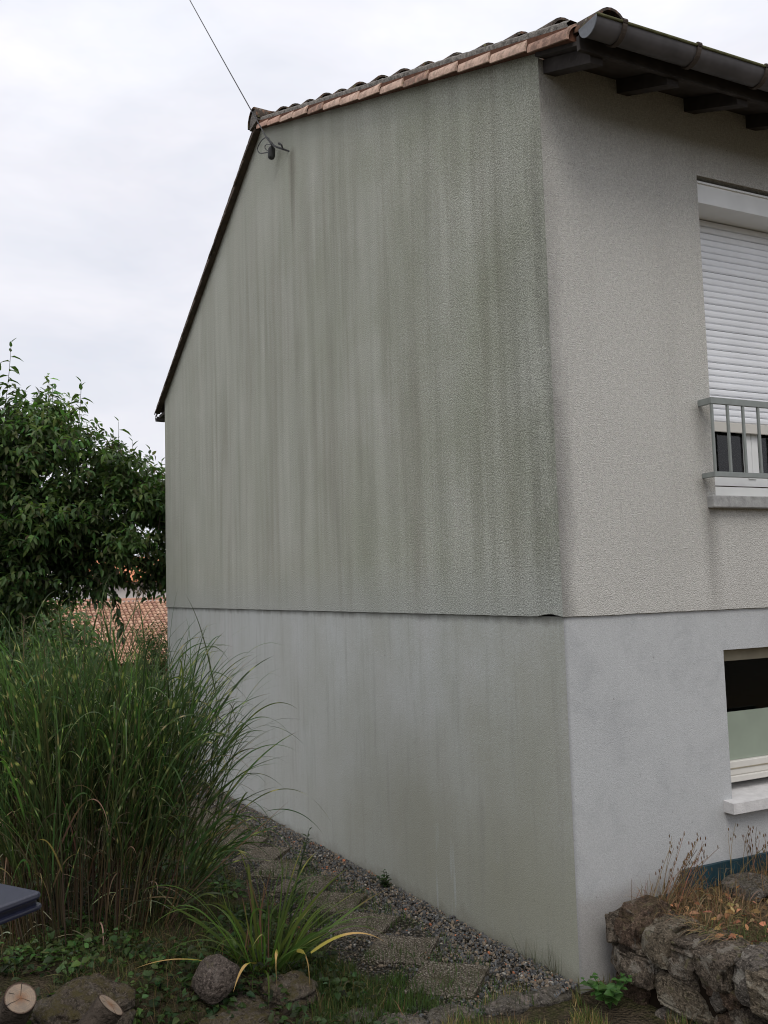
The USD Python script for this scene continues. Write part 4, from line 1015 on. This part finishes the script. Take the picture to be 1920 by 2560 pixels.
# dry weed tufts on the terrace
def dry_tuft(cx, cy, n, hmin, hmax, lean, label, spread_=0.08, heads=True):
    z0 = ground_z(cx, cy).item()
    t_ = thing("dry_weed", label, "weed", (cx, cy, z0), "dry weeds along the side wall")
    p0 = np.c_[cx + spread_ * rng.normal(size=n) * 0.6, cy + spread_ * rng.normal(size=n), np.full(n, z0)]
    p0[:, 0] = np.maximum(p0[:, 0], 0.03)
    d0 = np.c_[0.10 + 0.12 * rng.normal(size=n), lean + 0.22 * rng.normal(size=n), np.ones(n)]; d0 /= np.linalg.norm(d0, axis=1, keepdims=True)
    L_ = rng.uniform(hmin, hmax, n)
    C = arcs(p0, d0, L_, rng.uniform(0.0, 0.35, n), 9, 0.15)
    C[..., 0] = np.maximum(C[..., 0], 0.012)
    for k in range(n):
        m = tube(C[k], np.linspace(0.0022, 0.0011, 9), 4); c = np.repeat(vary((0.16, 0.105, 0.055), 1, 0.25), len(m.vertices), 0)
        if heads:
            hd = []
            for w in range(rng.integers(2, 5)):
                q_ = C[k, -1 - w] + 0.012 * rng.normal(size=3)
                q_[0] = max(q_[0], 0.015)
                hm = trimesh.creation.icosphere(subdivisions=1, radius=1.0); hm.vertices = hm.vertices * [0.0028, 0.0028, 0.0095] + q_; hd.append(hm)
            hm = cat_(hd); v = np.vstack([m.vertices, hm.vertices]); f = np.vstack([m.faces, hm.faces + len(m.vertices)])
            c = np.vstack([c, np.repeat(vary((0.12, 0.075, 0.04), 1, 0.2), len(hm.vertices), 0)])
            obj("stalk", (v, f), "dry_plant", t_, col=c)
        else: obj("stalk", m, "dry_plant", t_, col=c)


dry_tuft(0.12, 0.50, 46, 0.14, 0.42, 0.66, "brown dried weed tuft leaning right, at the left end of blue strip", 0.06)
dry_tuft(0.08, 1.14, 22, 0.16, 0.34, 0.1, "brown dried weed stalks below the basement window sill", 0.10)
dry_tuft(0.05, 0.33, 6, 0.10, 0.26, 0.15, "few thin dried stalks rising behind the stone wall at the wall corner", 0.05, False)

# grass, litter and ground cover: uncountable
def grass(name, label, x, y, h, w, cols, droop, mat="foliage", zoff=0.0, tilt=0.35, cat="grass"):
    n = len(x); a = rng.random(n) * 2 * np.pi; t_ = np.abs(rng.normal(size=n)) * tilt
    d0 = np.c_[np.cos(a) * np.sin(t_), np.sin(a) * np.sin(t_), np.cos(t_)]
    C = arcs(np.c_[x, y, ground_z(x, y) + zoff - 0.005], d0, h, droop, 6)
    if y.min() > 0: C[..., 0] = np.maximum(C[..., 0], 0.008)
    else: C[..., 1] = np.where((C[..., 0] < 0) & (C[..., 0] > -9.3), np.minimum(C[..., 1], -0.004), C[..., 1])
    v, f, c = ribbons(C, taper(n, 6, w), np.repeat(cols[:, None], 6, 1), 0.6)
    tag(obj(name, (v, f), mat, col=c), label, cat, kind="stuff")


def clumpy(n, x0, x1, y0, y1, scale, thr, seed):
    x, y = rng.uniform(x0, x1, n), rng.uniform(y0, y1, n)
    k = meshkit.fbm(np.stack([x * scale, y * scale, 0 * x], -1), 3, seed) > thr
    return x[k], y[k]


# short lawn in front of the corner and the stone wall
x, y = clumpy(30000, -0.15, 1.5, -1.3, 0.18, 3.0, 0.36, 11)
k = ~((x < 0.0) & (y > -0.03)) & (x > -0.16 - 0.1 * y); x, y = x[k], y[k]; n = len(x)
mixc = np.where((rng.random(n) < 0.45)[:, None], vary((0.24, 0.18, 0.085), n, 0.3), vary((0.075, 0.105, 0.030), n, 0.3))
grass("lawn_grass", "short half-dry grass before the house corner and stone wall", x, y, rng.uniform(0.035, 0.10, n), rng.uniform(0.0028, 0.005, n), mixc, rng.uniform(0.0, 0.8, n))
# weeds and grass between slabs
x, y = clumpy(80000, -5.5, 0.0, -1.25, -0.20, 2.6, 0.49, 5); n = len(x)
k = rng.random(n) < np.where(y < -0.66, 0.75, 0.15) * np.where((x > -0.9) & (y < -0.45), 1.0, 0.8); x, y = x[k], y[k]; n = len(x)
grass("path_grass", "green grass and moss growing between the path slabs", x, y, rng.uniform(0.025, 0.085, n), rng.uniform(0.003, 0.006, n), vary((0.050, 0.080, 0.024), n, 0.35), rng.uniform(0.2, 1.2, n))
n = 900; x = -6.3 * rng.random(n) ** 1.6; y = -0.008 - 0.05 * rng.random(n)
k = meshkit.noise(np.stack([x * 3.1, 0 * x, 0 * x], -1), 7) > 0.42; x, y = x[k], y[k]; n = len(x)
grass("wall_foot_grass", "thin sparse grass stalks along the foot of the gable wall", x, y, rng.uniform(0.03, 0.16, n) * (0.5 + 0.8 * (x > -0.6)), rng.uniform(0.0015, 0.003, n), vary((0.06, 0.07, 0.028), n, 0.3), rng.uniform(0.0, 0.8, n))
# dry grass on the terrace above the stone wall
x, y = clumpy(26000, 0.02, 2.6, 0.34, 3.0, 2.2, 0.36, 8); n = len(x)
near_wall = np.exp(-((x - 0.1) / 0.35) ** 2)
green = (meshkit.fbm(np.stack([x * 2.4, y * 2.4, 0 * x], -1), 2, 14) > 0.50) & (x > 0.45)
mixc = np.where(green[:, None], vary((0.085, 0.095, 0.035), n, 0.25), vary((0.215, 0.145, 0.075), n, 0.3))
grass("dry_grass", "matted brown dry grass on the terrace behind the stone wall", x, y, rng.uniform(0.04, 0.12, n) + 0.12 * near_wall * rng.random(n), rng.uniform(0.0018, 0.004, n), mixc, rng.uniform(0.4, 2.2, n), "dry_plant", 0.0, 0.75)
n = 500; x = rng.uniform(0.04, 1.3, n); y = 0.30 + 0.105 * x + 0.10 * rng.random(n)
d0 = np.c_[0.3 * rng.normal(size=n), -0.9 + 0.4 * rng.normal(size=n), 0.35 + 0.2 * rng.normal(size=n)]; d0 /= np.linalg.norm(d0, axis=1, keepdims=True)
C = arcs(np.c_[x, y, np.full(n, -1.465)], d0, rng.uniform(0.06, 0.16, n), rng.uniform(0.6, 1.6, n), 6); C[..., 0] = np.maximum(C[..., 0], 0.008)
v, f, c = ribbons(C, taper(n, 6, rng.uniform(0.002, 0.0035, n)), np.repeat(vary((0.23, 0.165, 0.09), n, 0.3)[:, None], 6, 1), 0.6)
tag(obj("straw", (v, f), "dry_plant", col=c), "straw-coloured dead grass hanging over the top of the stone wall", "straw", kind="stuff")
n = 420; x, y = rng.uniform(0.02, 1.2, n), rng.uniform(0.35, 1.6, n)
v, f, c = leaves(np.c_[x, y, ground_z(x, y) + 0.03 + 0.02 * rng.random(n)], np.c_[rng.normal(size=(n, 2)), 0.3 * rng.normal(size=n)], np.c_[0.5 * rng.normal(size=(n, 2)), np.ones(n)], rng.uniform(0.025, 0.055, n), rng.uniform(0.015, 0.03, n), vary((0.26, 0.14, 0.07), n, 0.35))
tag(obj("leaf_litter", (v, f), "dry_plant", col=c), "brown fallen leaves caught in the terrace grass", "leaf litter", kind="stuff")
# low growth in the garden bed
x, y = clumpy(19000, -3.4, 0.5, -3.1, -0.95, 2.4, 0.42, 21); n = len(x)
d = np.c_[rng.normal(size=(n, 2)), 0.35 * rng.normal(size=n) + 0.15]
bright = (meshkit.fbm(np.stack([x * 1.8, y * 1.8, 0 * x], -1), 2, 3) > 0.5)
L_ = rng.uniform(0.018, 0.052, n)
v, f, c = leaves(np.c_[x, y, ground_z(x, y) + rng.random(n) ** 1.5 * 0.10], d, np.c_[0.5 * rng.normal(size=(n, 2)), np.ones(n)], L_, L_ * rng.uniform(0.5, 0.9, n), np.where(bright[:, None], vary((0.062, 0.105, 0.032), n, 0.35), vary((0.034, 0.055, 0.019), n, 0.35)))
tag(obj("ground_cover", (v, f), "foliage", col=c), "low dark green leafy ground cover in the garden bed", "ground cover", kind="stuff")
x, y = clumpy(30000, -3.4, 0.6, -3.1, -0.85, 2.0, 0.38, 23); n = len(x)
mixc = np.where((rng.random(n) < 0.35)[:, None], vary((0.16, 0.12, 0.06), n, 0.3), vary((0.045, 0.062, 0.02), n, 0.3))
grass("bed_grass", "thin straggling grass among the garden bed plants", x, y, rng.uniform(0.03, 0.16, n), rng.uniform(0.0018, 0.004, n), mixc, rng.uniform(0.2, 1.6, n), tilt=0.6)


# ------------------------------------------------------------------ trees and shrubs
def crown_leaves(ell, n_twig, per, L_, Wd, colr, inner=0.35, updir=0.5, hang=0.5, twl=(0.3, 0.6), a=0.25):
    """Leaves along twigs spread through ellipsoids (centre, radii, weight)."""
    wts = np.array([e[2] for e in ell], float); wts /= wts.sum()
    w = rng.choice(len(ell), n_twig, p=wts)
    c = np.array([e[0] for e in ell])[w]; R = np.array([e[1] for e in ell])[w]
    d = unit(n_twig); rad = (inner + (1 - inner) * rng.random(n_twig) ** 0.6)[:, None]
    lump = 0.80 + 0.35 * meshkit.fbm(d * 2.3 + w[:, None] * 5.0, 3, 6)[:, None]
    p0 = c + d * R * rad * lump
    td = d * np.array([1, 1, 0.6]) + np.array([0, 0, updir]) + 0.35 * rng.normal(size=(n_twig, 3)); td /= np.linalg.norm(td, axis=1, keepdims=True)
    tl = rng.uniform(*twl, n_twig)
    TC = arcs(p0 - td * tl[:, None] * 0.6, td, tl, rng.uniform(0.1, 0.9, n_twig), 8)
    ti = np.repeat(np.arange(n_twig), per); hs = np.tile(np.linspace(0.15, 1.0, per), n_twig)
    ki = hs * 6.99; k0 = ki.astype(int); fr = (ki - k0)[:, None]
    p = TC[ti, k0] * (1 - fr) + TC[ti, k0 + 1] * fr
    t = TC[ti, k0 + 1] - TC[ti, k0]; t /= np.linalg.norm(t, axis=1, keepdims=True)
    a_ = np.tile(np.arange(per) * 2.4, n_twig) + rng.random(n_twig)[ti] * 6
    sx = np.cross(t, [0, 0, 1.0]); sx /= np.linalg.norm(sx, axis=1, keepdims=True) + 1e-6; sy = np.cross(t, sx)
    dd = sx * np.cos(a_)[:, None] + sy * np.sin(a_)[:, None] + 0.5 * t; dd[:, 2] -= hang
    nr = np.c_[0.4 * rng.normal(size=(len(p), 2)), np.ones(len(p))]
    LL = L_ * rng.uniform(0.7, 1.2, len(p))
    shade = (1 + 0.3 * rng.normal(size=len(ell))).clip(0.55, 1.6)[w][ti][:, None]
    col = vary(colr, len(p), a) * shade
    return leaves(p, dd, nr, LL, LL * Wd, col), TC


# cherry tree beyond the far corner of the house
cx, cy = -11.2, -2.6
ch = thing("cherry_tree", "dark green cherry tree with drooping leaves left of the gable", "tree", (cx, cy, ground_z(cx, cy).item()))
gz0 = ground_z(cx, cy).item()
limbs = []
for k, tipp in enumerate(((-10.4, -1.7, 2.0), (-10.9, -3.6, 2.1), (-12.3, -2.4, 2.3), (-10.5, -0.6, 1.5), (-10.9, 0.4, 1.1), (-11.8, -4.2, 1.2), (-10.2, -1.2, 0.9))):
    a0 = np.array([cx, cy, gz0 + 1.3 + 0.15 * k]); b0 = np.array(tipp); mid = (a0 + b0) / 2 + [0, 0, 0.25]
    s_ = np.linspace(0, 1, 9)[:, None]; limbs.append(tube((1 - s_) ** 2 * a0 + 2 * s_ * (1 - s_) * mid + s_ ** 2 * b0, np.linspace(0.07, 0.018, 9), 7))
tr = obj("trunk", tube([[cx, cy, gz0 - 0.1], [cx + 0.02, cy, gz0 + 0.6], [cx - 0.03, cy + 0.05, gz0 + 1.5], [cx + 0.05, cy + 0.1, gz0 + 2.6], [cx + 0.1, cy + 0.2, gz0 + 3.8]], [0.19, 0.14, 0.12, 0.09, 0.04], 10), "bark", ch, smooth=True)
for m in limbs: obj("limb", m, "bark", ch, smooth=True)
ENV = [((-11.2, -3.0, 1.80), (1.8, 1.9, 2.05), 40), ((-10.9, -1.45, 1.80), (1.4, 0.95, 1.62), 28), ((-10.7, -0.50, 1.52), (1.1, 0.85, 1.15), 16), ((-10.7, 0.65, 1.25), (1.1, 0.8, 1.0), 9), ((-10.6, -2.7, 0.3), (1.1, 1.3, 0.9), 14), ((-10.5, -1.9, 0.9), (0.9, 0.7, 0.8), 10)]
ELL = []
for c_, R_c, k in ENV:
    for d in unit(k):
        q_ = rng.uniform(0.42, 0.60)
        ELL.append((np.array(c_) + d * np.array(R_c) * rng.uniform(0.55, 0.86), (q_, q_, q_ * 0.85), q_ ** 2))
    ELL.append((np.array(c_), np.array(R_c) * 0.6, 0.5))
for c_ in ((-10.6, -0.75, 0.66), (-10.5, -0.35, 0.58), (-10.6, 0.05, 0.55), (-10.4, 0.35, 0.52), (-10.5, 0.7, 0.55), (-10.4, -1.2, 0.45), (-10.3, -0.9, 0.42)): ELL.append((np.array(c_), (0.42, 0.40, 0.36), 0.22))
(v, f, c), TC = crown_leaves(ELL, 4700, 11, 0.13, 0.43, (0.068, 0.108, 0.037), 0.25, 0.45, 0.6, (0.3, 0.5), 0.34)
tag(obj("crown", (v, f), "foliage", ch, col=c), kind="stuff")
tw, tf, tc = ribbons(TC[::2], np.full((len(TC[::2]), 8), 0.008), np.full((len(TC[::2]), 8, 3), 0.05))
tag(obj("twigs", (tw, tf), "dry_plant", ch, col=tc), kind="stuff")
# upright shoots of this year against the sky: each leaf of its own
SHOOTS = [((-10.22, -2.04, 3.92), 1.05, 16), ((-10.25, -2.2, 3.55), 0.8, 12), ((-10.21, -1.84, 3.22), 0.6, 10), ((-10.18, -1.52, 3.34), 0.62, 9), ((-10.13, -1.07, 3.38), 0.95, 17), ((-10.06, -0.62, 2.62), 0.5, 9), ((-10.05, -0.54, 2.80), 0.5, 7), ((-10.02, -0.34, 2.50), 0.65, 11), ((-9.98, -0.09, 2.38), 0.7, 13), ((-9.95, 0.08, 2.2), 0.6, 10), ((-10.2, -1.65, 3.0), 0.6, 9), ((-10.1, -0.85, 2.75), 0.55, 9), ((-10.3, -2.5, 3.6), 0.8, 12)]
for tip, L_, nl in SHOOTS:
    L_ += 0.45; nl = int(nl * 1.25)
    tip = np.array(tip); base = tip - np.array([0.10 * rng.normal(), 0.10 * L_ + 0.04 * rng.normal(), L_])
    s_ = np.linspace(0, 1, 8)[:, None]; cl_ = base * (1 - s_) + tip * s_ + np.array([0, 0.05, 0]) * s_ * (1 - s_) * 2
    st = tube(cl_, np.linspace(0.007, 0.003, 8), 5)
    sh = obj("shoot", st, "bark", ch)
    hs = np.linspace(0.12, 1.0, nl)
    for k, h in enumerate(hs):
        p = base * (1 - h) + tip * h + np.array([0, 0.05, 0]) * h * (1 - h) * 2
        a = k * 2.4 + rng.random() * 0.8
        d = np.array([[math.cos(a), math.sin(a) * 1.1, 1.5 if h > 0.9 else 0.05]])
        LL = np.array([0.205 * rng.uniform(0.8, 1.15) * (0.6 if h > 0.90 else 1)])
        v, f, c = leaves(np.array([p]), d, np.array([[-0.3 * math.cos(a), -0.3 * math.sin(a), 1.0]]), LL, LL * 0.46, vary((0.056, 0.092, 0.029), 1, 0.15), 0.42 if h < 0.9 else 0.12, 0.22)
        obj("leaf", (v, f), "foliage", sh, col=c)
# the sprig hanging before the far roof
hp = np.array([-10.15, -0.62, 0.35]); ht = np.array([-10.05, -0.50, -0.42])
s_ = np.linspace(0, 1, 8)[:, None]; cl_ = hp * (1 - s_) + ht * s_
sh = obj("shoot", tube(cl_, np.linspace(0.008, 0.003, 8), 5), "bark", ch)
for k in range(22):
    h = 0.1 + 0.9 * k / 21; a = k * 2.4
    LL = np.array([0.15 * rng.uniform(0.85, 1.2)])
    v, f, c = leaves((hp * (1 - h) + ht * h)[None], np.array([[0.7 * math.cos(a), 0.7 * math.sin(a), -0.8]]), np.array([[math.cos(a), math.sin(a), 0.6]]), LL, LL * 0.45, vary((0.03, 0.048, 0.018), 1, 0.2), 0.2)
    obj("leaf", (v, f), "foliage", sh, col=c)


def bush(name, label, cat, ell, n_twig, per, L_, Wd, colr, core=True, hang=0.3, updir=0.6, group=None):
    bx, by = ell[0][0][0], ell[0][0][1]; z0 = ground_z(bx, by).item()
    t_ = thing(name, label, cat, (bx, by, z0), group)
    obj("trunk", tube([[bx, by, z0 - 0.1], [bx, by, (z0 + ell[0][0][2]) / 2], [bx + 0.05, by, ell[0][0][2]]], [0.06, 0.045, 0.02], 7), "bark", t_, smooth=True)
    (v, f, c), TC = crown_leaves(ell, n_twig, per, L_, Wd, colr, 0.25, updir, hang, (3 * L_, 6 * L_))
    tag(obj("crown", (v, f), "foliage", t_, col=c), kind="stuff")


bush("dark_shrub", "dark dense shrub behind the zebra grass at the left edge", "shrub", [((-8.6, -3.3, -0.95), (0.9, 1.3, 1.0), 1), ((-9.0, -2.2, -1.0), (0.8, 0.8, 0.95), 1), ((-8.8, -4.4, -0.9), (0.9, 1.2, 1.1), 1)], 1100, 9, 0.075, 0.5, (0.03, 0.048, 0.018))
bush("corner_shrub", "fresh green shrub with small leaves beside the far corner of the house", "shrub", [((-10.1, -0.10, -0.78), (0.35, 0.30, 0.55), 1), ((-10.3, 0.25, -0.8), (0.4, 0.4, 0.7), 1)], 420, 10, 0.05, 0.4, (0.06, 0.11, 0.028))
bush("low_shrub", "mid green low shrub in front of the pink tiled roof", "shrub", [((-8.0, -1.0, -1.15), (0.6, 0.75, 0.55), 2), ((-9.2, -0.55, -1.25), (0.6, 0.5, 0.50), 1), ((-8.0, -1.65, -0.80), (0.45, 0.42, 0.50), 1)], 900, 10, 0.055, 0.35, (0.052, 0.095, 0.026))
bush("tall_tree", "tall dark tree rising behind the cherry tree", "tree", [((-19.5, -4.6, 0.6), (2.4, 2.6, 2.6), 2), ((-19.0, -3.4, -0.9), (1.8, 1.3, 1.3), 1)], 1500, 10, 0.15, 0.45, (0.04, 0.068, 0.024))
for k, (bx, by, bz, r_, lab) in enumerate(((-33.0, 0.5, -2.2, 2.2, "rounded green tree left of the pink tiled roof"), (-36.5, 7.6, -3.3, 1.6, "green tree hidden partly by the gable, below the pink tiled roof"), (-70.0, 4.0, 0.0, 4.0, "dark tree standing behind the far white house"), (-62, -6, 0.5, 5, "broad tree left of the far white house"))):
    bush("garden_tree", lab, "tree", [((bx, by, bz), (r_, r_, r_ * 1.1), 1)], 700, 9, 0.28, 0.5, (0.042, 0.072, 0.024))

# ------------------------------------------------------------------ neighbours down the slope
nb = thing("neighbour_house", "low house with pink canal-tile roof seen past the gable corner", "house", (-46, 6, -5.2))
rx, rz, sl_ = -43.6, 0.02, math.tan(math.radians(21.7))
y0, y1 = 1.5, 13.0
roof = obj("roof", prism(sg.Polygon([(rx, rz - 0.10), (rx + 7.5, rz - 0.10 - 7.5 * sl_), (rx + 7.5, rz - 0.22 - 7.5 * sl_), (rx, rz - 0.22), (rx - 6.5, rz - 0.22 - 6.5 * sl_), (rx - 6.5, rz - 0.10 - 6.5 * sl_)]), y0, y1), "tile_bed", nb)
obj("wall", box(rx - 6, rx + 7, y0 + 0.3, y1 - 0.3, -6.2, rz - 2.95), "white_wall", nb)
obj("wall", prism(sg.Polygon([(rx - 6, rz - 2.94), (rx + 7, rz - 2.94), (rx + 7, rz - 0.24 - 7 * sl_), (rx, rz - 0.24), (rx - 6, rz - 0.24 - 6 * sl_)]), y0 + 0.3, y1 - 0.3), "white_wall", nb)
ca, sa = math.cos(math.radians(21.7)), math.sin(math.radians(21.7))


def far_tile(row, colm):
    yc = 3.10 + 0.2205 * colm + 0.004 * rng.normal(); s0 = 0.12 + 0.36 * row; an = np.radians(np.linspace(180, 0, 5)); vs = []
    for s_, lift, r in ((s0 + 0.42, 0.055 + 0.01 * rng.random(), 0.098), (s0 - 0.02, 0.0, 0.085)):
        px, pz = rx + s_ * ca, rz - 0.10 - s_ * sa
        vs.append(np.c_[px + (lift + r * np.sin(an)) * sa, yc + r * np.cos(an), pz + (lift + r * np.sin(an)) * ca])
    v = np.vstack(vs + [vs[0] - [0.02 * sa, 0, 0.03]]); k = np.arange(4)
    f = np.vstack([np.c_[k, k + 1, 5 + k + 1], np.c_[k, 5 + k + 1, 5 + k], np.c_[10 + k, 10 + k + 1, k + 1], np.c_[10 + k, k + 1, k]])
    return trimesh.Trimesh(v, f, process=False)


LOOKS3 = ("tile_far", "tile_far_pale", "tile_far_dark", "tile_far")
for row in range(15):
    for colm in range(20): obj("tile", far_tile(row, colm), LOOKS3[rng.integers(0, 4)], roof)
rest = [far_tile(r, c_) for r in range(20) for c_ in range(-7, 44) if not (r < 15 and 0 <= c_ < 20)]
tag(obj("tiles", cat_(rest), "tile_far", roof), kind="stuff")
for k in range(28):
    yk = y0 + 0.41 * k; an = np.radians(np.linspace(0, 180, 7))
    v = np.vstack([np.c_[rx + r * np.cos(an), np.full(7, yy), rz - 0.06 + r * np.sin(an)] for yy, r in ((yk, 0.15), (yk + 0.44, 0.13))]); q_ = np.arange(6)
    obj("ridge_tile", (v, np.vstack([np.c_[q_, q_ + 1, 7 + q_ + 1], np.c_[q_, 7 + q_ + 1, 7 + q_]])), "tile_far_dark", roof)
fh = thing("far_house", "white-walled house with bright orange roof behind the cherry foliage", "house", (-58, 11, -5.5))
obj("wall", box(-63, -55.0, 5.2, 16, -6.5, 1.22), "white_wall", fh)
obj("roof", prism(sg.Polygon([(-54.5, 1.20), (-59, 2.85), (-63.5, 1.20), (-63.5, 1.08), (-59, 2.70), (-54.5, 1.08)]), 4.8, 16.4), "tile_orange", fh)
obj("window", cat_([box(-54.99, -54.95, 6.6, 7.6, -1.6, -0.4)]), "interior", fh)
